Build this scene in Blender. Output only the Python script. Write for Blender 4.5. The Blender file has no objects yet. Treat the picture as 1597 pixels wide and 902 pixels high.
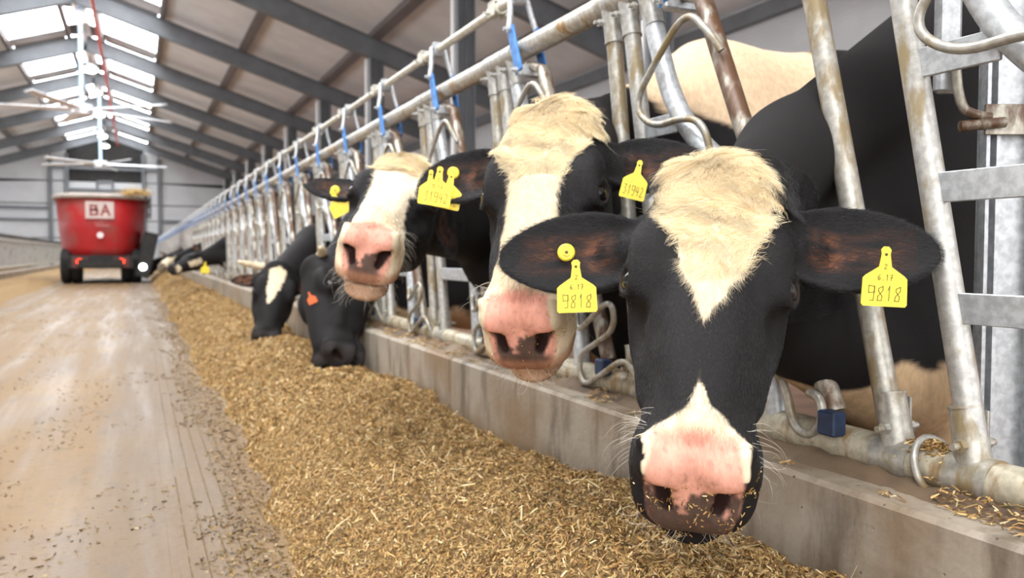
import bpy, math, random
import numpy as np
from mathutils import Vector, Matrix
from mathutils.bvhtree import BVHTree

# ------------------------------------------------------------------ camera, world, light, exposure
S = bpy.context.scene
COL = S.collection
FPX = 1300.0
TH = math.atan(585 / FPX)
PH = math.atan(56 / FPX)
HC = 0.75
fw = np.array([math.sin(TH) * math.cos(PH), math.cos(TH) * math.cos(PH), -math.sin(PH)])
rt = np.array([math.cos(TH), -math.sin(TH), 0.0])
upv = np.cross(rt, fw)
CAM = np.array([0, 0, HC])
cd = bpy.data.cameras.new('camera')
cd.sensor_width = 36
cd.lens = FPX / 1597 * 36
cd.clip_start = 0.02
cd.clip_end = 300
cd.dof.use_dof = True
cd.dof.focus_distance = 1.12
cd.dof.aperture_fstop = 5.6
cam = bpy.data.objects.new('camera', cd)
COL.objects.link(cam)
cam.matrix_world = Matrix(((rt[0], upv[0], -fw[0], 0), (rt[1], upv[1], -fw[1], 0), (rt[2], upv[2], -fw[2], HC), (0, 0, 0, 1)))
S.camera = cam
S.view_settings.view_transform = 'Standard'
S.view_settings.look = 'None'
S.view_settings.exposure = 0.10
S.view_settings.gamma = 1
S.cycles.use_denoising = True
S.cycles.max_bounces = 6
S.cycles.diffuse_bounces = 4
S.cycles.caustics_reflective = False
S.cycles.caustics_refractive = False
S.cycles.sample_clamp_indirect = 4.0
W = bpy.data.worlds.new('world')
S.world = W
W.use_nodes = True
bg = W.node_tree.nodes['Background']
bg.inputs['Color'].default_value = (0.96, 0.96, 0.97, 1)
bg.inputs['Strength'].default_value = 3.2


def area_light(name, loc, size, size_y, power, color, target):
    l = bpy.data.lights.new(name, 'AREA')
    l.shape = 'RECTANGLE'
    l.size = size
    l.size_y = size_y
    l.energy = power
    l.color = color
    o = bpy.data.objects.new(name, l)
    COL.objects.link(o)
    o.location = loc
    o.rotation_euler = (Vector(target) - Vector(loc)).to_track_quat('-Z', 'Y').to_euler()
    return o


# daylight that falls through the roof lights over the feed alley plus an added fill lamp behind the camera
area_light('daylight_roof_near', (-1.3, 3.0, 6.9), 3.0, 12, 420, (1.0, 0.97, 0.93), (-1.3, 3.0, 0))
area_light('daylight_roof_mid', (-1.3, 17.0, 6.2), 3.0, 14, 260, (0.97, 0.98, 1.0), (-1.3, 17.0, 0))
area_light('daylight_roof_far', (-1.3, 36.0, 6.2), 3.0, 20, 520, (0.95, 0.97, 1.0), (-1.3, 36.0, 0))
area_light('fill_behind_camera', (-1.9, -4.5, 2.6), 4.4, 3.6, 70, (1.0, 0.97, 0.94), (0.7, 1.5, 0.7))


# ------------------------------------------------------------------ pixel helpers (frame 1597 x 902)
def ray(u, v):
    return (fw * FPX + rt * (u - 798.5) - upv * (v - 451)) / FPX


def PX(u, v, X):
    r = ray(u, v)
    return CAM + r * (X / r[0])


def PD(u, v, d):
    return CAM + ray(u, v) * d


# ------------------------------------------------------------------ object helpers
def tag(o, label=None, cat=None, group=None, kind=None):
    if label:
        o['label'] = label
    if cat:
        o['category'] = cat
    if group:
        o['group'] = group
    if kind:
        o['kind'] = kind
    return o


def empty(name, loc=(0, 0, 0)):
    o = bpy.data.objects.new(name, None)
    COL.objects.link(o)
    o.location = loc
    o.empty_display_size = 0.1
    return o


class MB:
    """collects shapes and links them as one mesh object"""

    def __init__(self):
        self.v = []
        self.f = []
        self.sm = []

    def add(self, vs, fs, smooth=False):
        b = len(self.v)
        self.v += [tuple(map(float, p)) for p in vs]
        self.f += [tuple(i + b for i in f) for f in fs]
        self.sm += [smooth] * len(fs)
        return self

    def box(self, c, s, ax=None, bev=0.0):
        c = np.array(c, float)
        if ax is None:
            ax = np.eye(3)
        ax = np.array(ax, float)
        h = np.array(s, float) / 2
        if bev <= 0:
            vs = []
            for i in (-1, 1):
                for j in (-1, 1):
                    for k in (-1, 1):
                        vs.append(c + ax[0] * h[0] * i + ax[1] * h[1] * j + ax[2] * h[2] * k)
            self.add(vs, [(0, 1, 3, 2), (4, 6, 7, 5), (0, 4, 5, 1), (2, 3, 7, 6), (0, 2, 6, 4), (1, 5, 7, 3)])
        else:
            # chamfered along the third axis edges and ends
            out = []
            pts = [(-1, -1 + 0, 0)]
            b = bev
            ring = [(-h[0] + b, -h[1]), (h[0] - b, -h[1]), (h[0], -h[1] + b), (h[0], h[1] - b), (h[0] - b, h[1]), (-h[0] + b, h[1]), (-h[0], h[1] - b), (-h[0], -h[1] + b)]
            sc = lambda q, k: (q[0] * (h[0] - b) / h[0] if k else q[0], q[1] * (h[1] - b) / h[1] if k else q[1])
            for z, k in ((-h[2], 1), (-h[2] + b, 0), (h[2] - b, 0), (h[2], 1)):
                for q in ring:
                    x, y = sc(q, k)
                    out.append(c + ax[0] * x + ax[1] * y + ax[2] * z)
            fs = [tuple(range(7, -1, -1)), tuple(range(24, 32))]
            for r in range(3):
                for i in range(8):
                    j = (i + 1) % 8
                    fs.append((r * 8 + i, r * 8 + j, r * 8 + 8 + j, r * 8 + 8 + i))
            self.add(out, fs)
        return self

    def tube(self, pts, r, n=12, cap=True, closed=False, smooth=True, flat=None):
        pts = [np.array(p, float) for p in pts]
        m = len(pts)
        rs = r if hasattr(r, '__len__') else [r] * m
        T = []
        for i in range(m):
            if closed:
                t = pts[(i + 1) % m] - pts[i - 1]
            else:
                t = pts[min(i + 1, m - 1)] - pts[max(i - 1, 0)]
            T.append(t / (np.linalg.norm(t) + 1e-12))
        ref = np.array([0, 0, 1.0]) if abs(T[0][2]) < 0.9 else np.array([1.0, 0, 0])
        nrm = np.cross(T[0], ref)
        nrm /= np.linalg.norm(nrm)
        vs = []
        for i in range(m):
            nrm = nrm - T[i] * (nrm @ T[i])
            nrm /= np.linalg.norm(nrm) + 1e-12
            bi = np.cross(T[i], nrm)
            for k in range(n):
                a = 2 * math.pi * k / n
                vs.append(pts[i] + rs[i] * (math.cos(a) * nrm + math.sin(a) * bi))
        fs = []
        for i in range(m if closed else m - 1):
            j = (i + 1) % m
            for k in range(n):
                l = (k + 1) % n
                fs.append((i * n + k, i * n + l, j * n + l, j * n + k))
        self.add(vs, fs, smooth)
        if cap and not closed:
            b = [vs[k] for k in range(n)]
            e = [vs[(m - 1) * n + k] for k in range(n)]
            self.add(b, [tuple(range(n - 1, -1, -1))])
            self.add(e, [tuple(range(n))])
        return self

    def ball(self, c, r, n=10, m=7, ax=None):
        c = np.array(c, float)
        r = np.array(r if hasattr(r, '__len__') else [r] * 3, float)
        ax = np.eye(3) if ax is None else np.array(ax)
        vs = []
        for i in range(m + 1):
            p = math.pi * i / m
            for k in range(n):
                a = 2 * math.pi * k / n
                q = np.array([math.sin(p) * math.cos(a), math.sin(p) * math.sin(a), math.cos(p)]) * r
                vs.append(c + q @ ax)
        fs = [(i * n + k, (i + 1) * n + k, (i + 1) * n + (k + 1) % n, i * n + (k + 1) % n) for i in range(m) for k in range(n)]
        self.add(vs, fs, True)
        return self

    def prism(self, poly, o, ax, th):
        """polygon in plane ax[0],ax[1] extruded along ax[2] by +-th/2"""
        o = np.array(o, float)
        ax = np.array(ax, float)
        n = len(poly)
        vs = [o + ax[0] * p[0] + ax[1] * p[1] + ax[2] * th / 2 for p in poly] + [o + ax[0] * p[0] + ax[1] * p[1] - ax[2] * th / 2 for p in poly]
        fs = [tuple(range(n)), tuple(range(2 * n - 1, n - 1, -1))] + [(i, n + i, n + (i + 1) % n, (i + 1) % n) for i in range(n)]
        self.add(vs, fs)
        return self

    def build(self, name, m, parent=None, loc=None):
        me = bpy.data.meshes.new(name)
        off = np.array(loc if loc is not None else (0, 0, 0), float)
        me.from_pydata([tuple(np.array(p) - off) for p in self.v], [], self.f)
        me.polygons.foreach_set('use_smooth', self.sm)
        me.update()
        o = bpy.data.objects.new(name, me)
        if m is not None:
            me.materials.append(m)
        COL.objects.link(o)
        if parent is not None:
            o.parent = parent
        if loc is not None:
            o.location = loc
        return o


def smooth_path(pts, it=3):
    """Chaikin corner rounding for bent rods"""
    P = [np.array(p, float) for p in pts]
    for _ in range(it):
        Q = [P[0]]
        for a, b in zip(P[:-1], P[1:]):
            Q += [a * .75 + b * .25, a * .25 + b * .75]
        Q.append(P[-1])
        P = Q
    return P


# ------------------------------------------------------------------ materials
class NT:
    def __init__(self, name):
        self.m = bpy.data.materials.new(name)
        self.m.use_nodes = True
        self.t = self.m.node_tree
        self.b = self.t.nodes['Principled BSDF']

    def n(self, typ, **kw):
        nd = self.t.nodes.new(typ)
        for k, v in kw.items():
            if k.startswith('i_'):
                nd.inputs[k[2:].replace('_', ' ')].default_value = v
            else:
                setattr(nd, k, v)
        return nd

    def l(self, a, b):
        self.t.links.new(a, b)

    def pos(self, scale=(1, 1, 1), obj=False):
        g = self.n('ShaderNodeTexCoord').outputs['Object'] if obj else self.n('ShaderNodeNewGeometry').outputs['Position']
        mp = self.n('ShaderNodeMapping')
        mp.inputs['Scale'].default_value = scale
        self.l(g, mp.inputs['Vector'])
        return mp.outputs['Vector']

    def noise(self, vec, scale, detail=4, rough=0.55):
        nd = self.n('ShaderNodeTexNoise')
        nd.inputs['Scale'].default_value = scale
        nd.inputs['Detail'].default_value = detail
        nd.inputs['Roughness'].default_value = rough
        self.l(vec, nd.inputs['Vector'])
        return nd.outputs['Fac']

    def ramp(self, fac, lo, hi):
        r = self.n('ShaderNodeMapRange')
        r.interpolation_type = 'SMOOTHSTEP'
        r.inputs['From Min'].default_value = lo
        r.inputs['From Max'].default_value = hi
        self.l(fac, r.inputs['Value'])
        return r.outputs['Result']

    def mix(self, fac, a, b):
        x = self.n('ShaderNodeMix', data_type='RGBA')
        if isinstance(fac, (int, float)):
            x.inputs[0].default_value = fac
        else:
            self.l(fac, x.inputs[0])
        for s, c in ((6, a), (7, b)):
            if isinstance(c, tuple):
                x.inputs[s].default_value = (*c, 1)
            else:
                self.l(c, x.inputs[s])
        return x.outputs[2]

    def math(self, op, a, b=None):
        x = self.n('ShaderNodeMath', operation=op)
        for i, c in enumerate((a, b)):
            if c is None:
                continue
            if isinstance(c, (int, float)):
                x.inputs[i].default_value = c
            else:
                self.l(c, x.inputs[i])
        return x.outputs[0]

    def bump(self, h, strength, dist=0.01):
        b = self.n('ShaderNodeBump')
        b.inputs['Strength'].default_value = strength
        b.inputs['Distance'].default_value = dist
        self.l(h, b.inputs['Height'])
        self.l(b.outputs['Normal'], self.b.inputs['Normal'])

    def base(self, c):
        if isinstance(c, tuple):
            self.b.inputs['Base Color'].default_value = (*c, 1)
        else:
            self.l(c, self.b.inputs['Base Color'])

    def set(self, rough=None, metal=None, spec=None, emit=None, es=None):
        B = self.b.inputs
        if rough is not None:
            if isinstance(rough, (int, float)):
                B['Roughness'].default_value = rough
            else:
                self.l(rough, B['Roughness'])
        if metal is not None:
            if isinstance(metal, (int, float)):
                B['Metallic'].default_value = metal
            else:
                self.l(metal, B['Metallic'])
        if spec is not None:
            B['Specular IOR Level'].default_value = spec
        if emit is not None:
            B['Emission Color'].default_value = (*emit, 1)
            B['Emission Strength'].default_value = es
        return self


def simple(name, color, rough=0.5, metal=0.0, var=0.0, vscale=8, color2=None, emit=None, es=0, lo=.4, hi=.65, spec=None):
    t = NT(name)
    if color2 is None and var > 0:
        color2 = tuple(c * (1 - var) for c in color)
    if color2 is not None:
        t.base(t.mix(t.ramp(t.noise(t.pos(), vscale, 5), lo, hi), color, color2))
    else:
        t.base(color)
    t.set(rough, metal, spec, emit, es)
    return t.m


def galvanised(name, rust=0.5, tint=(0.50, 0.51, 0.50), ochre=(0.30, 0.20, 0.075), metal=.5):
    t = NT(name)
    p = t.pos((1, 1, 0.35))
    n1 = t.noise(p, 28, 6, .6)
    n2 = t.noise(t.pos(), 70, 4)
    n3 = t.noise(p, 9, 3)
    c = t.mix(t.ramp(n2, .35, .65), tint, tuple(x * .72 for x in tint))
    k = t.ramp(t.math('ADD', t.math('MULTIPLY', n1, .6), t.math('MULTIPLY', n3, .4)), .62 - .2 * rust, .74 - .2 * rust)
    c = t.mix(k, c, ochre)
    t.base(c)
    t.set(t.math('MULTIPLY_ADD', k, .3) if False else .42, t.math('SUBTRACT', metal, t.math('MULTIPLY', k, metal * .9)))
    t.bump(n2, .12, .002)
    return t.m


M = {}
M['galv'] = galvanised('galvanised_steel', .5, (0.50, 0.49, 0.46), (0.25, 0.195, 0.105))
M['galv_dirty'] = galvanised('galvanised_steel_dirty', .72, (0.46, 0.44, 0.39), (0.22, 0.165, 0.085))
M['galv_clean'] = galvanised('galvanised_steel_clean', .05, (0.58, 0.60, 0.62))
M['rusty'] = galvanised('rusty_steel', .98, (0.46, 0.43, 0.36), (0.10, 0.048, 0.022), .6)
M['rail'] = galvanised('rail_steel', .55, (0.62, 0.60, 0.54), (0.30, 0.17, 0.05), .55)
M['rail_low'] = galvanised('low_rail_steel', .6, (0.50, 0.45, 0.34), (0.24, 0.15, 0.065), .2)
M['pullbar'] = simple('pull_bar_steel', (0.68, 0.66, 0.58), .4, .35, .2, 20)
M['blue'] = simple('blue_plastic', (0.07, 0.24, 0.62), .4, 0, .4, 40)
M['bluedark'] = simple('dark_blue_plastic', (0.012, 0.03, 0.08), .5, 0, .4, 40)
M['bolt'] = simple('bolt_steel', (0.55, 0.53, 0.48), .35, .8, .3, 90)
M['beam'] = simple('grey_painted_beam', (0.17, 0.18, 0.195), .55, .1, .15, 3)
M['purlin'] = simple('purlin_brown_grey', (0.16, 0.14, 0.14), .6, 0, .15, 3)
M['tyre'] = simple('black_tyre', (0.015, 0.015, 0.016), .8, 0, .4, 10)
M['dark'] = simple('dark_grime_metal', (0.03, 0.028, 0.027), .7, .2, .4, 6)
M['white'] = simple('white_enamel', (0.75, 0.76, 0.78), .4)
M['yellow'] = simple('yellow_tag_plastic', (0.86, 0.66, 0.045), .42, 0, color2=(0.72, 0.50, 0.06), vscale=60, lo=.5, hi=.8)
M['ink'] = simple('tag_ink', (0.10, 0.085, 0.02), .7)
M['red_lamp'] = simple('red_tail_lamp', (0.8, 0.03, 0.01), .3, emit=(1, .06, .02), es=4)
M['lamp'] = simple('warm_lamp', (1, .95, .8), .3, emit=(1, .93, .75), es=9)
M['whitelamp'] = simple('work_lamp', (1, 1, 1), .3, emit=(1, 1, 1), es=8)
M['skylight'] = simple('skylight_sheet', (.9, .95, 1), .3, emit=(.93, .97, 1.0), es=9.0)
M['pipe_red'] = simple('red_pipe', (0.45, 0.05, 0.03), .5)
M['pipe_white'] = simple('white_pipe', (0.72, 0.72, 0.72), .45)
M['glass_eye'] = simple('eye_cornea', (0.006, 0.005, 0.005), .13, spec=.5)
M['horn'] = simple('horn_keratin', (0.62, 0.50, 0.33), .45, 0, .3, 20)
M['orange'] = simple('orange_tag_plastic', (0.75, 0.14, 0.03), .5)


def concrete(name, c1, c2, c3):
    t = NT(name)
    p = t.pos()
    a = t.noise(p, 2.2, 6, .6)
    b = t.noise(t.pos((1, 1, .25)), 11, 6, .65)
    d = t.noise(p, 60, 5)
    c = t.mix(t.ramp(b, .42, .68), c1, c2)
    c = t.mix(t.ramp(a, .42, .7), c, c3)
    v = t.n('ShaderNodeTexVoronoi')
    v.inputs['Scale'].default_value = 42
    t.l(p, v.inputs['Vector'])
    pit = t.ramp(v.outputs['Distance'], .14, .05)
    pit = t.math('MULTIPLY', pit, t.ramp(t.noise(p, 16, 3), .52, .6))
    c = t.mix(pit, c, (0.06, 0.045, 0.03))
    t.base(c)
    t.set(.62)
    t.bump(t.math('SUBTRACT', t.math('MULTIPLY', d, .5), pit), .5, .006)
    return t.m


M['kerb'] = concrete('kerb_concrete', (0.35, 0.30, 0.24), (0.14, 0.112, 0.082), (0.23, 0.155, 0.09))
M['kerbtop'] = concrete('kerb_dirt', (0.14, 0.09, 0.055), (0.07, 0.045, 0.03), (0.19, 0.13, 0.075))


def road():
    t = NT('alley_floor')
    p = t.pos()
    st = t.pos((1, .06, 1))
    a = t.noise(st, 5.5, 5, .6)
    b = t.noise(p, 1.3, 5, .6)
    d = t.noise(p, 34, 6, .7)
    e = t.noise(t.pos((1, .35, 1)), 9, 5, .7)
    c = t.mix(t.ramp(a, .36, .64), (0.20, 0.128, 0.066), (0.16, 0.112, 0.075))
    c = t.mix(t.ramp(b, .35, .65), c, (0.205, 0.13, 0.06))
    c = t.mix(t.math('MULTIPLY', t.ramp(e, .55, .72), .7), c, (0.11, 0.092, 0.08))
    # dusty bare concrete track where the wheels run beside the feed
    sx = t.n('ShaderNodeSeparateXYZ')
    t.l(t.n('ShaderNodeNewGeometry').outputs['Position'], sx.inputs[0])
    x = t.math('ADD', sx.outputs['X'], t.math('MULTIPLY', t.math('SUBTRACT', a, .5), .25))
    band = t.math('MULTIPLY', t.ramp(x, -.22, -.06), t.ramp(x, .34, .2))
    c = t.mix(t.math('MULTIPLY', band, .6), c, (0.145, 0.112, 0.085))
    c = t.mix(t.math('MULTIPLY', t.ramp(d, .57, .67), .6), c, (0.17, 0.11, 0.05))
    s2 = t.noise(t.pos((1, .7, 1)), 26, 9, .82)
    c = t.mix(t.math('MULTIPLY', t.ramp(s2, .565, .62), .7), c, (0.085, 0.05, 0.024))
    # thin scraper lines running along the alley
    wv = t.n('ShaderNodeTexWave', wave_type='BANDS', bands_direction='X')
    wv.inputs['Scale'].default_value = 7.5
    wv.inputs['Distortion'].default_value = 1.6
    wv.inputs['Detail'].default_value = 2
    wv.inputs['Detail Scale'].default_value = .5
    t.l(t.pos((1, .05, 1)), wv.inputs['Vector'])
    ln = t.math('MULTIPLY', t.ramp(wv.outputs['Fac'], .955, 1.0), t.math('MULTIPLY', t.ramp(sx.outputs['X'], .05, .12), t.ramp(sx.outputs['X'], .42, .34)))
    ln = t.math('MULTIPLY', ln, t.ramp(t.noise(p, 14, 4), .36, .52))
    c = t.mix(t.math('MULTIPLY', ln, .85), c, (0.12, 0.075, 0.03))
    t.base(c)
    r = t.math('SUBTRACT', .62, t.math('MULTIPLY', t.ramp(a, .4, .7), .25))
    t.set(r, 0, .18)
    t.bump(t.math('SUBTRACT', t.math('ADD', d, t.math('MULTIPLY', e, .6)), t.math('MULTIPLY', ln, 1.4)), .45, .006)
    return t.m


M['road'] = road()


def feed_base():
    t = NT('silage_bed')
    p = t.pos()
    a = t.noise(p, 75, 6, .7)
    b = t.noise(p, 9, 4)
    c = t.mix(t.ramp(a, .35, .65), (0.13, 0.072, 0.025), (0.40, 0.26, 0.11))
    c = t.mix(t.math('MULTIPLY', t.ramp(b, .4, .7), .45), c, (0.30, 0.17, 0.05))
    t.base(c)
    t.set(.85)
    t.bump(a, 1.0, .012)
    return t.m


M['feed'] = feed_base()


def flake_mat(name):
    t = NT(name)
    a = t.n('ShaderNodeAttribute', attribute_name='col')
    t.base(a.outputs['Color'])
    t.set(.6, 0, .3)
    return t.m


M['flake'] = flake_mat('silage_flakes')


def fur_mat(name, rough, bump=.25, spec=.22):
    t = NT(name)
    a = t.n('ShaderNodeAttribute', attribute_name='col')
    if bump:
        nn = t.ramp(t.noise(t.pos((1, 1, .4)), 70, 5, .7), .3, .7)
        t.base(t.mix(nn, a.outputs['Color'], t.mix(.25, a.outputs['Color'], (0.02, 0.012, 0.008))))
    else:
        t.base(a.outputs['Color'])
    t.set(rough, 0, spec)
    if bump:
        p = t.pos((1, 1, .3))
        t.bump(t.noise(p, 330, 3, .6), bump, .002)
    return t.m


M['hide'] = fur_mat('cow_hide', .7, .35, .12)
M['hair'] = fur_mat('cow_hair', .36, 0, .4)


def wall_panels(name, c, sc=5.0):
    t = NT(name)
    p = t.pos((0, 0, 1))
    wv = t.n('ShaderNodeTexWave', wave_type='BANDS', bands_direction='Z')
    wv.inputs['Scale'].default_value = sc
    t.l(t.pos(), wv.inputs['Vector'])
    t.base(t.mix(t.ramp(t.noise(t.pos(), .8, 4), .35, .65), c, tuple(x * .9 for x in c)))
    t.set(.55, 0, .4)
    t.bump(wv.outputs['Fac'], .25, .02)
    return t.m


M['wallpanel'] = wall_panels('white_wall_panel', (0.62, 0.63, 0.65))
M['roof'] = simple('roof_panel', (0.85, 0.86, 0.88), .6, 0, .08, 1.5)
M['mixer'] = simple('red_mixer_paint', (0.42, 0.012, 0.014), .45, 0, color2=(0.30, 0.075, 0.06), vscale=1.7, lo=.45, hi=.75)
M['rim'] = simple('cream_rim', (0.48, 0.41, 0.36), .6, 0, .2, 5)
M['slurry'] = simple('stall_floor', (0.27, 0.15, 0.09), .55, 0, .4, 5)

# ------------------------------------------------------------------ the setting
YE = 52.0
YN = -5.0
XR = -1.3
mb = MB()
mb.box(((-8.5 + 1.05) / 2, (YN + YE) / 2, -.05), (9.55, YE - YN, .1))
tag(mb.build('floor', M['road']), kind='structure')
mb = MB()
mb.box(((1.05 + 9) / 2, (YN + YE) / 2, -.051), (7.95, YE - YN, .1))
tag(mb.build('floor_stalls', M['slurry']), kind='structure')

# kerb: cast concrete sections with open joints
KX0, KX1, KZ = 0.985, 1.26, 0.388
joint = PX(701, 590, KX0)[1]
kerb = tag(empty('kerb_right', (KX0, 0, 0)), 'stained concrete kerb between the feed and the galvanised feed fence', kind='structure')
y = joint - 3 * 2.5
ks = []
while y < YE:
    y1 = min(y + 2.5, YE)
    b = MB()
    b.box(((KX0 + KX1) / 2 - KX0, (y + y1) / 2, KZ / 2), (KX1 - KX0, y1 - y - .012, KZ), bev=.008)
    ks.append(b.build('kerb_section', M['kerb'], kerb))
    y = y1
kerbL = tag(empty('kerb_left', (-3.0, 0, 0)), kind='structure')
y = YN
while y < YE:
    b = MB()
    b.box((-.15, y + 2.5, .13), (.3, 4.99, .26), bev=.008)
    b.build('kerb_section', M['kerb'], kerbL)
    y += 5


# roof frame
def zr(x):
    return 6.35 + HC - .32 * abs(x - XR)   # rafter centre line (above floor)


COLX = 4.8
XL = 2 * XR - COLX
XEAVE = 8.36
frames_y = [12.5 + 5.35 * n for n in range(-3, 8)]
sl = math.atan(.32)
for fi, fy in enumerate(frames_y):
    root = tag(empty('portal_frame', (XR, fy, 0)), kind='structure')
    for sgn in (1, -1):
        xa, xb = XR, XR + sgn * (XEAVE - XR)
        pa = np.array([0, 0, zr(xa)])
        pb = np.array([xb - xa, 0, zr(xb)])
        L = np.linalg.norm(pb - pa)
        e = (pb - pa) / L
        nn = np.array([-e[2], 0, e[0]]) * sgn
        ax = np.array([e, (0, 1, 0), nn])
        m = MB()
        c = (pa + pb) / 2
        m.box(c, (L, .012, .42), ax)
        m.box(c + nn * .21, (L, .2, .018), ax)
        m.box(c - nn * .21, (L, .2, .018), ax)
        m.build('rafter', M['beam'], root)
        # haunch plate near the ridge
        cx = sgn * (COLX - XR)
        m = MB()
        zt = zr(XR + cx) - .2
        m.box((cx, 0, zt / 2), (.012 * 1, .2, zt))
        m.box((cx - .14, 0, zt / 2), (.016, .2, zt))
        m.box((cx + .14, 0, zt / 2), (.016, .2, zt))
        m.box((cx, 0, zt / 2), (.28, .012, zt))
        m.build('column', M['beam'], root)
        m = MB()
        ex = sgn * (XEAVE - XR - .1)
        m.box((ex, 0, (zr(XEAVE) - .2) / 2), (.2, .16, zr(XEAVE) - .2))
        m.build('eaves_post', M['beam'], root)
    m = MB()
    m.tube([(COLX - XR - .24, -.12, .2), (COLX - XR - .24, -.12, zr(COLX) - .25)], .035, 8)
    m.build('drain_pipe', M['pipe_white'], root)

# roof sheets, with openings for the roof lights
ceil = tag(empty('ceiling', (XR, 0, 0)), kind='structure')


def roof_quad(x0, x1, y0, y1, sgn, name, mat, parent, off=.42, th=.05):
    m = MB()
    vs = []
    for z in (0, th):
        for (x, yy) in ((x0, y0), (x1, y0), (x1, y1), (x0, y1)):
            vs.append((sgn * x, yy, zr(XR + x) + off + z))
    m.add(vs, [(0, 1, 2, 3), (7, 6, 5, 4), (0, 4, 5, 1), (1, 5, 6, 2), (2, 6, 7, 3), (3, 7, 4, 0)])
    return m.build(name, mat, parent)


SK0, SK1 = .52, 1.95
ys = [YN] + frames_y + [YE]
nwin = 0
for y0, y1 in zip(ys[:-1], ys[1:]):
    for sgn in (1, -1):
        for x0, x1 in ((0, .16), (.40, SK0), (SK1, XR * -1 + 2.66), (3.96, 6.1), (6.1, 8.2), (8.2, XEAVE - XR + .1)):
            roof_quad(x0, x1 - .006, y0, y1, sgn, 'roof_panel', M['roof'], ceil)
        roof_quad(SK0, SK1, y0, y0 + .45, sgn, 'roof_panel', M['roof'], ceil)
        roof_quad(SK0, SK1, y1 - .45, y1, sgn, 'roof_panel', M['roof'], ceil)
        nwin += 1
        w = tag(empty('window_%d' % nwin, (XR, 0, 0)), kind='structure')
        roof_quad(SK0, SK1, y0 + .45, y1 - .45, sgn, 'skylight_sheet', M['skylight'], w, .42, .02)
        for q in range(2):
            ya = y0 + .5 + (y1 - y0 - 1.0) * q / 2
            yb = ya + (y1 - y0 - 1.0) / 2 - .35
            roof_quad(.17, .39, ya, yb, sgn, 'ridge_pane', M['skylight'], w, .42, .02)
        m = MB()
        zz = lambda x: zr(XR + x) + .40
        for ya, yb in ((y0 + .4, y0 + .5), (y1 - .5, y1 - .4)):
            m.box((sgn * (SK0 + SK1) / 2, (ya + yb) / 2, zz((SK0 + SK1) / 2)), (SK1 - SK0, yb - ya, .05), [(math.cos(sl), 0, -math.sin(sl) * sgn), (0, 1, 0), (math.sin(sl) * sgn, 0, math.cos(sl))])
        m.build('skylight_frame', M['purlin'], w)
        m = MB()
        for a, b_ in ((y0, y0 + .5), (y0 + .5 + (y1 - y0 - 1.0) / 2 - .35, y0 + .5 + (y1 - y0 - 1.0) / 2), (y1 - .85, y1)):
            m.box((sgn * .28, (a + b_) / 2, zz(.28) + .03), (.24, b_ - a, .03))
        m.build('ridge_flashing', M['purlin'], w)
pr = tag(empty('purlins', (XR, 0, 0)), kind='structure')
pr.name = 'trim_1'
for sgn in (1, -1):
    for x in (SK0 - .06, SK1 + .06, 3.96, 6.1, 8.2):
        m = MB()
        m.box((sgn * x, (YN + YE) / 2, zr(XR + x) + .31), (.10 if x < 3 else .2, YE - YN, .2), [(math.cos(sl), 0, -math.sin(sl) * sgn), (0, 1, 0), (math.sin(sl) * sgn, 0, math.cos(sl))])
        m.build('purlin', M['purlin'], pr)

# side walls
zt = zr(XEAVE) + .42
for nm, sgn in (('wall_right', 1), ('wall_left', -1)):
    w = tag(empty(nm, (XR + sgn * (XEAVE - XR + .06), 0, 0)), kind='structure')
    z = 0
    hs = [1.05] * 3 + [zt - 3.15] if sgn > 0 else [1.05, .0, 1.05, zt - 3.15]
    for i, h in enumerate(hs):
        if sgn < 0 and i == 1:
            z += 1.05    # open curtain strip on the far side of the left stalls
            continue
        m = MB()
        m.box((0, (YN + YE) / 2, z + h / 2), (.08, YE - YN, h - .02), bev=.008)
        m.build('wall_panel', M['wallpanel'], w)
        z += h
    m = MB()
    m.box((-sgn * .1, (YN + YE) / 2, zt - .2), (.14, YE - YN, .22))
    m.build('eaves_beam', M['beam'], w)

# end wall
wb = tag(empty('wall_back', (XR, YE, 0)), kind='structure')


def wx(u):
    r = ray(u, 395)
    return (CAM + r * (YE / r[1]))[0] - XR


def wz(v):
    r = ray(200, v)
    return (CAM + r * (YE / r[1]))[2]


m = MB()
GW = XEAVE - XR
zb = [0, wz(372), wz(345), wz(320), wz(285), 7.6]
xb = [-GW, wx(81), wx(107), wx(226), wx(250), GW]
for i in range(5):
    for j in range(5):
        x0, x1, z0, z1 = xb[i] + .03, xb[i + 1] - .03, zb[j] + .03, zb[j + 1] - .03
        zmax = lambda x: zr(XR + x) + .4
        t0, t1 = min(z1, zmax(x0)), min(z1, zmax(x1))
        if t0 <= z0 + .05 or t1 <= z0 + .05:
            if max(t0, t1) <= z0 + .05:
                continue
            t0 = max(t0, z0 + .01)
            t1 = max(t1, z0 + .01)
        if j == 4 and i == 2:
            continue
        p = MB()
        p.add([(x0, 0, z0), (x1, 0, z0), (x1, 0, t1), (x0, 0, t0), (x0, .08, z0), (x1, .08, z0), (x1, .08, t1), (x0, .08, t0)],
              [(0, 1, 2, 3), (7, 6, 5, 4), (0, 4, 5, 1), (1, 5, 6, 2), (2, 6, 7, 3), (3, 7, 4, 0)])
        p.build('wall_panel', M['wallpanel'], wb)
m.box((0, .12, 3.8), (2 * GW, .05, 7.6))
m.build('wall_backing', M['dark'], wb)
for u in (81, 107, 154, 178, 226, 250):
    m = MB()
    x = wx(u)
    h = wz(285) if 150 < u < 180 else zr(XR + x) - .2
    z0 = wz(300) if 150 < u < 180 else 0
    m.box((x, -.1, (h + z0) / 2), (.2 if u not in (154, 178) else .12, .16, h - z0))
    m.build('wall_post', M['beam'], wb)
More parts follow.
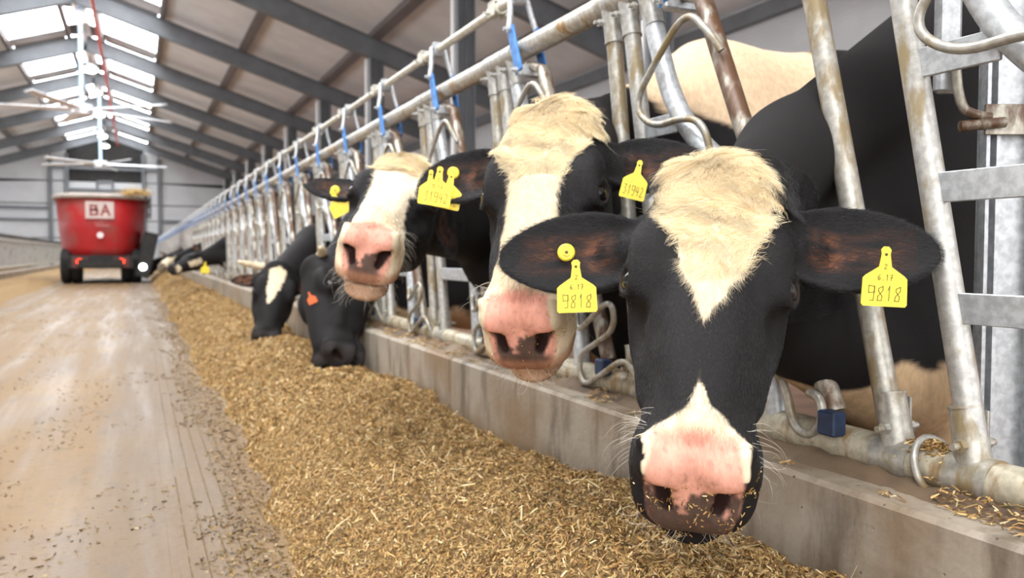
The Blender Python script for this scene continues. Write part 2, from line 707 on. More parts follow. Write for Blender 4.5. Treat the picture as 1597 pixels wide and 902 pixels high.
for v, a, b_ in ((298, 107, 226), (265, 81, 250), (345, -40, 81), (345, 250, 330), (327, -40, 81), (285, 154, 178)):
    m = MB()
    x0, x1 = max(wx(a), -GW), min(wx(b_), GW)
    m.box(((x0 + x1) / 2, -.08, wz(v)), (x1 - x0, .1, .14))
    m.build('wall_rail', M['beam'] if v != 338 else M['white'], wb)
m = MB()
m.box(((wx(107) + wx(226)) / 2, -.02, wz(348) / 2), (wx(226) - wx(107) - .3, .05, wz(298)))
d1 = tag(m.build('door_1', M['wallpanel'], None, None), kind='structure')
d1.location = (XR, YE, 0)

# red sprinkler pipe under the ridge
m = MB()
m.tube([(XR + .45, 5, 6.70), (XR + .45, YE - .5, 6.70)], .045, 8)
tag(m.build('ridge_pipe', M['pipe_red']), 'thin red pipe running along the roof ridge', 'pipe')

# high-bay lamps on the ridge
lamp0 = None
lab = ['nearest of the round warm lamps under the ridge', 'second of the round ridge lamps, above the near big fan', 'third round warm lamp along the ridge', 'fourth round warm lamp along the ridge, just past the near fan',
       'round ridge lamp over the far fan pole', 'yellowish lamp farthest along the ridge, against the dark gable']
for i, (u, v, d) in enumerate([(130, 24, 20.7), (141, 107, 26.3), (149, 143, 30.6), (155, 178, 35.3), (160, 212, 41.9), (164, 227, 45.4)]):
    p = PD(u, v, d)
    t = tag(empty('bay_lamp', p), lab[i], 'lamp', 'lamps under the ridge')
    m = MB()
    m.tube([(0, 0, .14), (0, 0, .02), (0, 0, -.02)], [.06, .22, .24], 16)
    m.build('lamp_hood', M['white'], t)
    m = MB()
    m.ball((0, 0, -.04), (.21, .21, .1), 16, 8)
    m.build('lamp_bulb', M['lamp'], t)
    m = MB()
    m.tube([(0, 0, .12), (0, 0, zr(XR) - .1 - p[2])], .015, 6)
    m.build('hanger', M['dark'], t)

# two large ceiling fans
for (u, v, d, a0, lb) in ((157, 256, 33, .12, 'large white ceiling fan farther down the alley, above the red wagon'), (128, 171, 20.8, .55, 'large white ceiling fan nearer the camera, blades crossing the skylights')):
    p = PD(u, v, d)
    t = tag(empty('ceiling_fan', p), lb, 'fan', 'ceiling fans')
    m = MB()
    m.tube([(0, 0, .1), (0, 0, zr(XR) - .2 - p[2])], .055, 10)
    m.build('fan_pole', simple('pale_blue_pole', (.45, .62, .8), .5) if 'pole' not in M else M['pole'], t)
    m = MB()
    m.tube([(0, 0, -.12), (0, 0, .12)], .24, 16)
    m.build('fan_hub', M['white'], t)
    for k in range(5):
        a = a0 + k * 2 * math.pi / 5
        m = MB()
        e = np.array([math.cos(a), math.sin(a), 0])
        f = np.array([-math.sin(a), math.cos(a), .25])
        f /= np.linalg.norm(f)
        m.box(e * 1.35, (2.2, .2, .03), [e, f, np.cross(e, f)], bev=.01)
        m.build('fan_blade', M['white'], t)


# ------------------------------------------------------------------ feed fence on the right
D = 1.12
TZ = 1.388     # thick rail
PZ_ = 1.567    # pull bar
LZ = 0.418     # lower rail
BAY = .77
NB = 63
Y0F, Y1F = -.9, 50.5
fence = tag(empty('feed_fence', (D, 0, 0)), 'galvanised self-locking feed fence with blue clips on the right-hand kerb', 'fence')


def fpt(y, z, dx=0.0):
    return (dx, y, z)


# rails in lengths with couplings
m = MB()
m.tube([fpt(Y0F, TZ), fpt(Y1F, TZ)], .0315, 20)
m.build('top_rail', M['rail'], fence)
m = MB()
m.tube([fpt(Y0F, PZ_), fpt(Y1F, PZ_)], .0155, 14)
m.build('pull_bar', M['pullbar'], fence)
m = MB()
m.tube([fpt(Y0F, LZ), fpt(Y1F, LZ)], .033, 20)
m.build('bottom_rail', M['rail_low'], fence)


def lean(y0, y1, z):
    """position along the fence at height z of a bar running from y0 (at LZ) to y1 (at TZ)"""
    return y0 + (y1 - y0) * (z - LZ) / (TZ - LZ)


def bolt_mb(m, c, r=.009, l=.016, ax=(-1, 0, 0)):
    c = np.array(c, float)
    ax = np.array(ax, float)
    m.tube([c, c + ax * l], r, 6, smooth=False)
    m.tube([c + ax * l, c + ax * (l + .012)], r * .55, 8)


def clamp(y, z, lean_dir, up, name='clamp'):
    """saddle round the rail with a sleeve up (or down) the bar"""
    m = MB()
    s = 1 if up else -1
    R0 = .033 if up else .0315
    m.tube([fpt(y - .036, z), fpt(y + .036, z)], R0 + .0025, 20)
    top = np.array(fpt(y + lean_dir * .105 * s, z + s * .105))
    m.tube([fpt(y, z), fpt(y + lean_dir * .03 * s, z + s * .03), top], [.031, .0262, .0232], 16)
    e = top - np.array(fpt(y, z))
    e /= np.linalg.norm(e)
    m.tube([top - e * .003, top + e * .001], .0248, 16)
    m.box((.020, y + lean_dir * .06 * s, z + s * .062), (.004, .030, .075), bev=.001)
    bolt_mb(m, (-.024, y + .006, z + s * .050), .010, .010)
    bolt_mb(m, (.022, y + .006, z + s * .050), .010, .010, ax=(1, 0, 0))
    return m


def upright_mesh(y0, y1, r=.0205):
    m = MB()
    m.tube([fpt(y0, LZ), fpt(y1, TZ)], r, 14)
    return m


proto = {}


def put(name, key, maker, mat, dy, parent=fence, label=None):
    """first call makes the mesh, later ones copy the object and share its mesh"""
    if key not in proto:
        proto[key] = maker().build(name, mat, parent)
        o = proto[key]
    else:
        o = proto[key].copy()
        COL.objects.link(o)
        o.parent = parent
    o.location = (0, dy, 0)
    if label:
        o['label'] = label
    return o


def curved_bar():
    m = MB()
    P = smooth_path([fpt(1.715, TZ), fpt(1.66, 1.25), fpt(1.60, 1.10), fpt(1.50, .99), fpt(1.36, .90), fpt(1.28, .72), fpt(1.24, LZ)], 3)
    m.tube(P, .0235, 16)
    return m


def loop_rod():
    m = MB()
    P = smooth_path([fpt(1.40, 1.165, -.02), fpt(1.415, 1.20, -.035), fpt(1.50, 1.275, -.035), fpt(1.60, 1.19, -.04), fpt(1.70, 1.10, -.04), fpt(1.62, 1.035, -.04), fpt(1.50, 1.045, -.035), fpt(1.44, 1.02, -.03), fpt(1.425, .94, -.02)], 3)
    m.tube(P, .008, 10)
    return m


def zig_rod():
    m = MB()
    b = 1.605
    P = smooth_path([fpt(b - .30, .60, .0), fpt(b - .36, .60, -.02), fpt(b - .395, .535, -.035), fpt(b - .47, .575, -.04), fpt(b - .58, .64, -.04), fpt(b - .60, .56, -.04), fpt(b - .50, .515, -.04), fpt(b - .41, .475, -.04), fpt(b - .44, .395, -.045), fpt(b - .54, .435, -.05), fpt(b - .66, .50, -.05), fpt(b - .70, .45, -.04), fpt(b - .71, .40, -.02)], 3)
    m.tube(P, .0078, 10)
    return m


def pivot_bar():
    m = MB()
    m.tube([fpt(1.595, 1.335), fpt(1.49, 1.30), fpt(1.10, .47)], [.012, .0205, .0205], 14)
    return m


def clip():
    m = MB()
    b = 1.605
    e = np.array([0, -.45, -1.0])
    e /= np.linalg.norm(e)
    f = np.cross((1, 0, 0), e)
    for x in (-.043, .043):
        m.box((x, b - .003, 1.378), (.010, .042, .165), [(1, 0, 0), f, e], bev=.003)
    return m


def yoke():
    """fork between the pull bar and the clip"""
    m = MB()
    b = 1.605
    m.tube([(x, b + .07, PZ_) for x in (-.02, .02)], .03, 14)
    for x in (-.028, .028):
        m.tube([(x, b + .07, PZ_ + .005), (x * 1.3, b + .045, 1.50), (x * 1.75, b + .03, 1.445)], .0095, 8)
    bolt_mb(m, (-.045, b + .026, 1.447), .011, .012)
    return m


def clip_block():
    m = MB()
    b = 1.605
    bolt_mb(m, (-.045, b - .03, 1.31), .010, .012)
    m.box((0, b - .03, 1.31), (.09, .03, .035), bev=.004)
    return m


def bracket():
    m = MB()
    b = 1.605 + .235
    for x in (-.022, .022):
        m.box((x, b, PZ_), (.006, .05, .05), bev=.001)
    m.box((0, b, PZ_ + .024), (.05, .05, .005))
    m.tube([(0, b - .035, PZ_), (0, b - .02, PZ_)], .022, 10)
    m.tube([(0, b + .03, PZ_), (0, b + .045, PZ_)], .022, 10)
    bolt_mb(m, (-.025, b + .01, PZ_ - .012), .007, .01)
    bolt_mb(m, (.022, b + .02, PZ_ - .012), .007, .01, (1, 0, 0))
    return m


def flat_bar(z, h=.046):
    def f():
        m = MB()
        ya = lean(.82, 1.02, z) - .012
        yb = {1045: .80, 850: .575, 668: .505}[int(z * 1000)]
        m.box((-.004, (ya + yb) / 2, z), (.008, abs(ya - yb), h), bev=.0015)
        return m
    return f


rng = random.Random(4)
for k in range(-1, NB):
    dy = k * BAY
    far = k > 22
    # the pair of fixed uprights
    put('upright', 'T2', lambda: upright_mesh(.82, 1.02), M['galv'], dy)
    if k == 0:
        upright_mesh(.965, 1.21).build('upright', M['galv_dirty'], fence)
    else:
        put('upright', 'T1', lambda: upright_mesh(.945, 1.10), M['galv_dirty'], dy)
    put('curved_upright', 'T5', curved_bar, M['galv_clean'], dy)
    nbr = put('neck_bar', 'T4', pivot_bar, M['rusty'], dy)
    put('clip', 'clip', clip, M['blue'], dy, label='blue clip on the top rail')
    put('yoke', 'yoke', yoke, M['galv_clean'], dy)
    put('clip_block', 'cblk', clip_block, M['galv_clean'], dy)
    if not far:
        def sub(name, key, mk, mat):
            if key not in proto:
                o = mk().build(name, mat, nbr)
                proto[key] = o
            else:
                o = proto[key].copy()
                COL.objects.link(o)
                o.parent = nbr
            return o
        sub('bent_rod', 'loop', loop_rod, M['rusty'] if False else M['galv_dirty'])
        if k == 0:
            zr0 = MB()
            zr0.tube(smooth_path([PX(u, v, D - .03) - np.array([D, 0, 0]) for u, v in [(1200, 560), (1226, 605), (1236, 664), (1262, 682), (1284, 660), (1280, 622), (1262, 612)]], 3), .0085, 10)
            zr0.build('zigzag_rod', M['galv_dirty'], fence)
        else:
            put('zigzag_rod', 'zig', zig_rod, M['galv_dirty'], dy)
        put('bracket', 'brk', bracket, M['pullbar'], dy)
        for z in (1.045, .85, .668):
            put('crossbar', 'bar%d' % int(z * 1000), flat_bar(z), M['galv_clean'], dy)
        put('clamp', 'c2', lambda: clamp(.825, LZ, .2, True), M['galv_dirty'], dy)
        put('clamp', 'c1', lambda: clamp(.96, LZ, .2, True), M['galv_dirty'], dy)
        put('clamp', 'c5', lambda: clamp(1.71, TZ, .38, False), M['galv'], dy)
        put('clamp', 'c7', lambda: clamp(1.10, TZ, .16, False), M['galv'], dy)
        put('clamp', 'c6', lambda: clamp(1.79, TZ, .2, False), M['galv'], dy)
        put('stop_block', 'stop', lambda: MB().box((-.035, 1.072, .458), (.030, .040, .042), bev=.003), M['bluedark'] if k <= 0 else M['blue'], dy, label='blue stop block above the bottom rail')

# loose wire ring round the bottom rail beside the near upright
m = MB()
yr = .893
m.tube([(math.cos(a) * .044, yr + .018 * math.sin(a), LZ + math.sin(a) * .044) for a in np.linspace(0, 2 * math.pi, 24)[:-1]], .006, 8, closed=True)
m.build('wire_ring', M['galv_dirty'], fence)

# H-section post behind the fence with a rusty bracket
px, py = 1.34, PX(1568, 400, 1.34)[1]
post = tag(empty('fence_post', (px, py, 0)), 'tall galvanised ribbed post behind the nearest end of the feed fence', 'post')
m = MB()
sdir = np.array([rt[0], rt[1], 0])
sdir /= np.linalg.norm(sdir)
fdir = np.array([fw[0], fw[1], 0])
fdir /= np.linalg.norm(fdir)
AX = [sdir, fdir, (0, 0, 1)]
m.box((0, 0, 1.25), (.10, .012, 2.5), AX, bev=.002)
for q in (-.048, -.032, .032, .048):
    m.box(sdir * q - fdir * .012, (.006, .022, 2.5), AX)
for q in (-.048, -.032, .032, .048):
    m.v[-8:] = m.v[-8:]
mm = MB()
mm.box((0, 0, 1.25), (.10, .012, 2.5), AX, bev=.002)
for q in (-.047, -.030, .030, .047):
    mm.box(sdir * q - fdir * .012 + np.array([0, 0, 1.25]), (.006, .024, 2.5), AX)
mm.build('profile', M['galv_clean'], post)
zb_ = PX(1560, 193, px)[2]
m = MB()
m.box(-fdir * .03 + np.array([0, 0, zb_]), (.115, .006, .05), AX, bev=.001)
m.tube(smooth_path([-sdir * .05 - fdir * .032 + np.array([0, 0, zb_ + .004]), -sdir * .075 - fdir * .034 + np.array([0, 0, zb_ + .006]), -sdir * .10 - fdir * .03 + np.array([0, 0, zb_ + .02]), -sdir * .105 - fdir * .02 + np.array([0, 0, zb_ + .12])]), .008, 10)
m.tube([-sdir * .10 - fdir * .034 + np.array([0, 0, zb_ - .012]), -sdir * .03 - fdir * .04 + np.array([0, 0, zb_ - .006])], .009, 10)
m.build('bracket', M['rusty'], post)
# gate end tube behind the first upright
g0 = PX(1478, 60, 1.24)
m = MB()
m.box((0, 0, .52), (.042, .02, 1.0), AX, bev=.006)
gb = m.build('hanging_bar', M['galv_clean'])
gb.location = (g0[0], g0[1], PX(1478, 165, 1.24)[2])
tag(gb, 'short flat galvanised bar hanging behind the nearest leaning upright', 'bar')

# left-hand fence, plain uprights
fl = tag(empty('feed_fence', (-3.2, 0, 0)), 'distant galvanised feed fence along the far left side of the alley', 'fence')
for z, r, mt in ((1.23, .04, 'dark'), (1.08, .03, 'galv'), (.36, .035, 'rail_low')):
    m = MB()
    m.tube([(0, 4, z), (0, 50.5, z)], r, 10)
    m.build('rail', M[mt], fl)
q = None
for k in range(120):
    if q is None:
        m = MB()
        m.tube([(0, 0, .36), (0, .1, 1.23)], .024, 8)
        q = m.build('upright', M['galv'], fl)
        o = q
    else:
        o = q.copy()
        COL.objects.link(o)
        o.parent = fl
    o.location = (0, 4.2 + k * .385, 0)
tag(fl, 'distant galvanised feed fence along the far left side of the alley', 'fence')


# ------------------------------------------------------------------ implicit surfaces for the animals
def smin(a, b, k):
    h = np.maximum(k - np.abs(a - b), 0) / k
    return np.minimum(a, b) - h * h * k * .25


def smax(a, b, k):
    return -smin(-a, -b, k)


def ell(p, c, r):
    q = (p - np.array(c, np.float32)) / np.array(r, np.float32)
    k0 = np.sqrt((q * q).sum(1)) + 1e-6
    q2 = q / np.array(r, np.float32)
    k1 = np.sqrt((q2 * q2).sum(1)) + 1e-6
    return k0 * (k0 - 1) / k1


def cone(p, a, b, ra, rb):
    a = np.array(a, np.float32)
    b = np.array(b, np.float32)
    ba = b - a
    t = np.clip(((p - a) @ ba) / (ba @ ba), 0, 1)
    d = p - a - t[:, None] * ba
    return np.sqrt((d * d).sum(1)) - (ra + (rb - ra) * t)


_A = np.linspace(-.03, .53, 113)


def _tab(ks, vs, sg=.016):
    v = np.interp(_A, ks, vs)
    n = int(4 * sg / (_A[1] - _A[0]))
    x = np.arange(-n, n + 1) * (_A[1] - _A[0])
    g = np.exp(-x * x / (2 * sg * sg))
    g /= g.sum()
    return np.convolve(np.pad(v, n, mode='edge'), g, 'valid')


KA = [-.02, .03, .08, .14, .20, .26, .32, .38, .44, .49, .52]
T_W = _tab(KA, [.066, .088, .103, .112, .110, .098, .085, .074, .068, .060, .052])
T_T = _tab(KA, [-.004, .0, .004, .004, .000, -.006, -.012, -.015, -.016, -.022, -.036])
T_B = _tab(KA, [-.13, -.16, -.20, -.235, -.25, -.245, -.22, -.195, -.18, -.172, -.165])


def ear_axes(sg, P):
    """ear frame in head space: length, across, facing"""
    ea = P.get('ear_a', .10)
    en = P.get('ear_n', -.12)
    ea = ea[(sg + 1) // 2] if isinstance(ea, tuple) else ea
    en = en[(sg + 1) // 2] if isinstance(en, tuple) else en
    e = np.array([sg * 1.0, ea, en])
    e /= np.linalg.norm(e)
    f = np.array([P.get('ear_s', -.1) * sg, P.get('ear_f', .12), 1.0])
    f = f - e * (f @ e)
    f /= np.linalg.norm(f)
    w = np.cross(f, e) * 1.0
    return e, w, f


def ear_base(sg, P={}):
    ab = P.get('ear_b', .075)
    ab = ab[(sg + 1) // 2] if isinstance(ab, tuple) else ab
    return np.array([sg * .112, ab, -.092])


def ear_len(P):
    return P.get('ear_len', .20)


def head_field(q, P):
    """q = (s, a, n) head coordinates in metres"""
    s, a, n = q[:, 0], q[:, 1], q[:, 2]
    S_ = np.abs(s)
    w = np.interp(a, _A, T_W)
    tp = np.interp(a, _A, T_T)
    bt = np.interp(a, _A, T_B)
    nc, h = (tp + bt) / 2, (tp - bt) / 2
    t = (nc - n) / h
    narrow = 1 - .16 * np.clip((t + .35) / 1.35, 0, 1) ** 1.3
    we = w * narrow
    f = ((S_ / we) ** 2.7 + (np.abs(n - nc) / h) ** 2.7) ** (1 / 2.7)
    f = (f - 1) * np.minimum(w, h) * .9
    f = smax(f, -(a + .015), .05)
    f = smax(f, a + .50 * (n + .10) - .510, .062)
    f = f + .0010 * (np.sin(a * 95 + np.sin(n * 60) * 2) * np.sin(n * 85 + s * 40)) * np.clip((S_ - .03) / .03, 0, 1) 
    m = np.stack([S_, a, n], 1)
    # poll, brows, orbits, cheeks
    f = smin(f, ell(m, (0, .012, -.035), (.058, .04, .045)), .04)
    f = smin(f, ell(m, (.084, .160, -.024), (.030, .050, .026)), .03)
    f = smin(f, ell(m, (.092, .205, -.052), (.028, .042, .036)), .02)
    f = smin(f, ell(m, (.074, .175, -.155), (.038, .115, .092)), .03)
    f = smin(f, cone(m, (.084, .25, -.09), (.066, .37, -.085), .018, .012), .025)
    f = smin(f, ell(m, (0, .30, -.018), (.040, .14, .018)), .03)
    # muzzle
    f = smin(f, ell(m, (.0, .455, -.088), (.080, .055, .070)), .03)
    f = smin(f, ell(m, (.040, .482, -.050), (.033, .036, .032)), .02)
    f = smin(f, ell(m, (0, .470, -.118), (.074, .058, .050)), .03)
    f = smin(f, ell(m, (.034, .492, -.128), (.038, .036, .028)), .02)
    f = smin(f, ell(m, (.0, .462, -.182), (.056, .066, .026)), .016)
    # nose pad groove, mouth line
    f = smax(f, -(np.sqrt((S_ / .5) ** 2 + (n + .10) ** 2) - .012) * 1.0 - 0 * a - .0 + np.where(a > .45, 0, 1.0) * -1, .01) if False else f
    nm = -.150 - .06 * (.50 - a)
    slab = np.maximum(np.abs(n - nm) - .0035, .385 - a)
    slab = np.maximum(slab, -(f + .014))
    f = smax(f, -slab, .010)
    # nostrils: slanted comma
    nz = smin(cone(m, (.031, .517, -.094), (.041, .509, -.070), .006, .0115), cone(m, (.041, .509, -.070), (.050, .498, -.052), .0115, .0085), .008)
    f = smin(f, cone(m, (.024, .490, -.040), (.062, .474, -.024), .010, .009), .012)
    f = smax(f, -nz, .010)
    # hollow in front of the eye, socket, lids
    f = smax(f, -ell(m, (.108, .272, -.060), (.020, .040, .022)), .03)
    ec = np.array([.102, .205, -.046])
    f = smax(f, -ell(m, ec + np.array([.006, 0, .002]), (.0205, .0235, .0185)), .006)
    ax = np.array([.82, .08, .56])
    ax /= np.linalg.norm(ax)
    d = m - (ec + ax * .010)
    al = d @ ax
    dd = d - al[:, None] * ax
    dd[:, 2] *= 1.25
    dd[:, 1] *= .95
    rr = np.sqrt((dd * dd).sum(1))
    f = smin(f, np.sqrt((rr - .0215) ** 2 + al ** 2) - .0056, .009)
    # ears
    L = ear_len(P)
    for sg in (1, -1):
        e, wv, fv = ear_axes(sg, P)
        b = ear_base(sg, P)
        d = q - b.astype(np.float32)
        l = d @ e / L
        x = d @ wv
        y = d @ fv
        lc = np.clip(l, .0, 1.0)
        Wd = P.get('ear_w', .060) * (np.clip(np.sin(math.pi * np.clip(lc * .86 + .14, 0, 1) ** .95), 0, 1) ** .55 + .02)
        cup = P.get('ear_cup', .030)
        y0 = -cup * (1 - (x / (Wd + .004)) ** 2) * np.clip(1.2 - lc, 0, 1) + .012 * lc
        sheet = np.abs(y - y0) * .82 - (.0055 + .006 * np.clip(1 - lc * 2, 0, 1))
        out = np.maximum(np.abs(x) - Wd, np.maximum((l - 1) * L, (-l - .06) * L))
        fe = smax(sheet, out * .8, .008)
        f = smin(f, fe, .012)
        f = smin(f, cone(q, (sg * .075, b[1], -.085), b + e * .03 - fv * .022, .038, .024), .03)
    return f


def head_frame(C):
    """poll point, nose point (pixels + depth), roll about the long axis -> origin and axes (s, a, n)"""
    p0 = PD(*C['poll'])
    u, v = C['nose']
    L = C.get('L', .50) * C.get('scale', 1.0)
    # nearest root along the nose ray giving the wanted length
    r = ray(u, v)
    A_ = r @ r
    B_ = -2 * r @ (p0 - CAM)
    C_ = (p0 - CAM) @ (p0 - CAM) - L * L
    disc = B_ * B_ - 4 * A_ * C_
    if disc < 0:
        print('head too short', C['id'], math.sqrt(C_ + L * L), L)
        disc = 0
    dd = (-B_ + C.get('root', -1) * math.sqrt(disc)) / (2 * A_)
    p1 = CAM + r * dd
    a = (p1 - p0) / np.linalg.norm(p1 - p0)
    s0 = C.get('side', None)
    s0 = rt if s0 is None else np.array(s0, float)
    s = s0 - a * (s0 @ a)
    s /= np.linalg.norm(s)
    ps = math.radians(C.get('turn', 0))
    s = s * math.cos(ps) + np.cross(a, s) * math.sin(ps)
    n = np.cross(a, s)
    return p0, np.array([s, a, n])


def body_field(p, C):
    f = None
    for (a, b, ra, rb, k) in C['_body']:
        d = cone(p, a, b, ra, rb)
        f = d if f is None else smin(f, d, k)
    return f


def noise3(p, sc, seed=0):
    """cheap smooth noise from summed sines, about -1..1"""
    r = np.random.RandomState(seed)
    o = np.zeros(len(p))
    for i in range(7):
        k = r.normal(size=3)
        k = k / np.linalg.norm(k) * sc * (1 + .35 * i)
        o += np.sin(p @ k + r.uniform(0, 6.28)) / (1 + .35 * i)
    return o / 2.6


def cow_field(p, C):
    f = body_field(p, C)
    q = ((p - C['_o']) @ C['_R'].T) / C['_sc']
    m = (np.abs(q[:, 0]) < .42) & (q[:, 1] > -.2) & (q[:, 1] < .68) & (q[:, 2] > -.42) & (q[:, 2] < .14)
    if m.any():
        h = head_field(q[m].astype(np.float32), C) * C['_sc']
        f[m] = smin(f[m], h, .035)
    return f


def mesh_field(fun, ax, B=5, margin=.03):
    n = [len(a) for a in ax]
    nb = [(k + B - 1) // B for k in n]
    # block centres
    cen, hd = [], []
    for a, k in zip(ax, nb):
        i0 = np.arange(k) * B
        i1 = np.minimum(i0 + B - 1, len(a) - 1)
        cen.append((a[i0] + a[i1]) / 2)
        hd.append((a[i1] - a[i0]) / 2)
    G = np.meshgrid(*cen, indexing='ij')
    Hh = np.meshgrid(*hd, indexing='ij')
    fc = fun(np.stack([g.ravel() for g in G], 1)).reshape(nb)
    rad = np.sqrt(sum(h * h for h in Hh))
    act = np.abs(fc) < rad * 1.45 + margin
    up = lambda a: np.repeat(np.repeat(np.repeat(a, B, 0), B, 1), B, 2)[:n[0], :n[1], :n[2]]
    V = up(fc).astype(np.float32)
    I = np.argwhere(up(act))
    P = np.stack([ax[j][I[:, j]] for j in range(3)], 1)
    out = np.empty(len(P), np.float32)
    for i in range(0, len(P), 400000):
        out[i:i + 400000] = fun(P[i:i + 400000])
    V[I[:, 0], I[:, 1], I[:, 2]] = out
    V[0], V[-1] = 1, 1
    V[:, 0], V[:, -1] = 1, 1
    V[:, :, 0], V[:, :, -1] = 1, 1
    # naive surface nets
    cell = lambda i, j, k: (i * n[1] + j) * n[2] + k
    ids, pts, quads = [], [], []
    for d in range(3):
        s0 = [slice(None)] * 3
        s1 = [slice(None)] * 3
        s0[d] = slice(0, -1)
        s1[d] = slice(1, None)
        a, b = V[tuple(s0)], V[tuple(s1)]
        E = np.argwhere((a < 0) != (b < 0))
        va, vb = a[E[:, 0], E[:, 1], E[:, 2]], b[E[:, 0], E[:, 1], E[:, 2]]
        t = va / (va - vb)
        p = np.stack([ax[j][E[:, j]] for j in range(3)], 1).astype(float)
        p[:, d] += t * (ax[d][E[:, d] + 1] - ax[d][E[:, d]])
        e1, e2 = (d + 1) % 3, (d + 2) % 3
        c4 = []
        for o1, o2 in ((-1, -1), (0, -1), (0, 0), (-1, 0)):
            c = E.copy()
            c[:, e1] += o1
            c[:, e2] += o2
            ci = cell(c[:, 0], c[:, 1], c[:, 2])
            c4.append(ci)
            ids.append(ci)
            pts.append(p)
        Q = np.stack(c4, 1)
        flip = va < 0
        Q[~flip] = Q[~flip][:, ::-1]
        quads.append(Q)
    ids = np.concatenate(ids)
    pts = np.concatenate(pts)
    Q = np.concatenate(quads)
    u, inv = np.unique(ids, return_inverse=True)
    cnt = np.bincount(inv)
    X = np.stack([np.bincount(inv, pts[:, j]) / cnt for j in range(3)], 1)
    F = np.searchsorted(u, Q)
    # light relaxation
    for it, lam in ((0, .5), (1, -.35), (2, .4), (3, -.3)):
        acc = np.zeros_like(X)
        c = np.zeros(len(X))
        for i in range(4):
            j = (i + 1) % 4
            np.add.at(acc, F[:, i], X[F[:, j]])
            np.add.at(acc, F[:, j], X[F[:, i]])
            c += np.bincount(F[:, i], minlength=len(X)) + np.bincount(F[:, j], minlength=len(X))
        X = X + lam * (acc / c[:, None] - X)
    return X, F


def axis(lo, hi, flo, fhi, h, H=.035):
    a = list(np.arange(flo, fhi + h, h))
    s = h
    while a[-1] < hi:
        s = min(s * 1.35, H)
        a.append(a[-1] + s)
    s = h
    b = []
    x = flo
    while x > lo:
        s = min(s * 1.35, H)
        x -= s
        b.append(x)
    return np.array(b[::-1] + a)


def np_mesh(name, X, F, mat, parent=None, smooth=True):
    me = bpy.data.meshes.new(name)
    k = F.shape[1]
    me.vertices.add(len(X))
    me.vertices.foreach_set('co', X.astype(np.float32).ravel())
    me.loops.add(F.size)
    me.loops.foreach_set('vertex_index', F.ravel().astype(np.int32))
    me.polygons.add(len(F))
    me.polygons.foreach_set('loop_start', np.arange(0, F.size, k, dtype=np.int32))
    me.polygons.foreach_set('loop_total', np.full(len(F), k, np.int32))
    me.polygons.foreach_set('use_smooth', np.full(len(F), smooth))
    me.update(calc_edges=True)
    me.validate()
    me.materials.append(mat)
    o = bpy.data.objects.new(name, me)
    COL.objects.link(o)
    o.parent = parent
    return o


def step(x, a, b):
    t = np.clip((x - a) / (b - a), 0, 1)
    return t * t * (3 - 2 * t)


BLACK = np.array([.012, .0115, .0125])
CREAM = np.array([.73, .61, .43])
PINK = np.array([.72, .36, .27])
PEACH = np.array([.80, .58, .38])


def mixc(c, t, d):
    return c * (1 - t[:, None]) + np.array(d) * t[:, None]


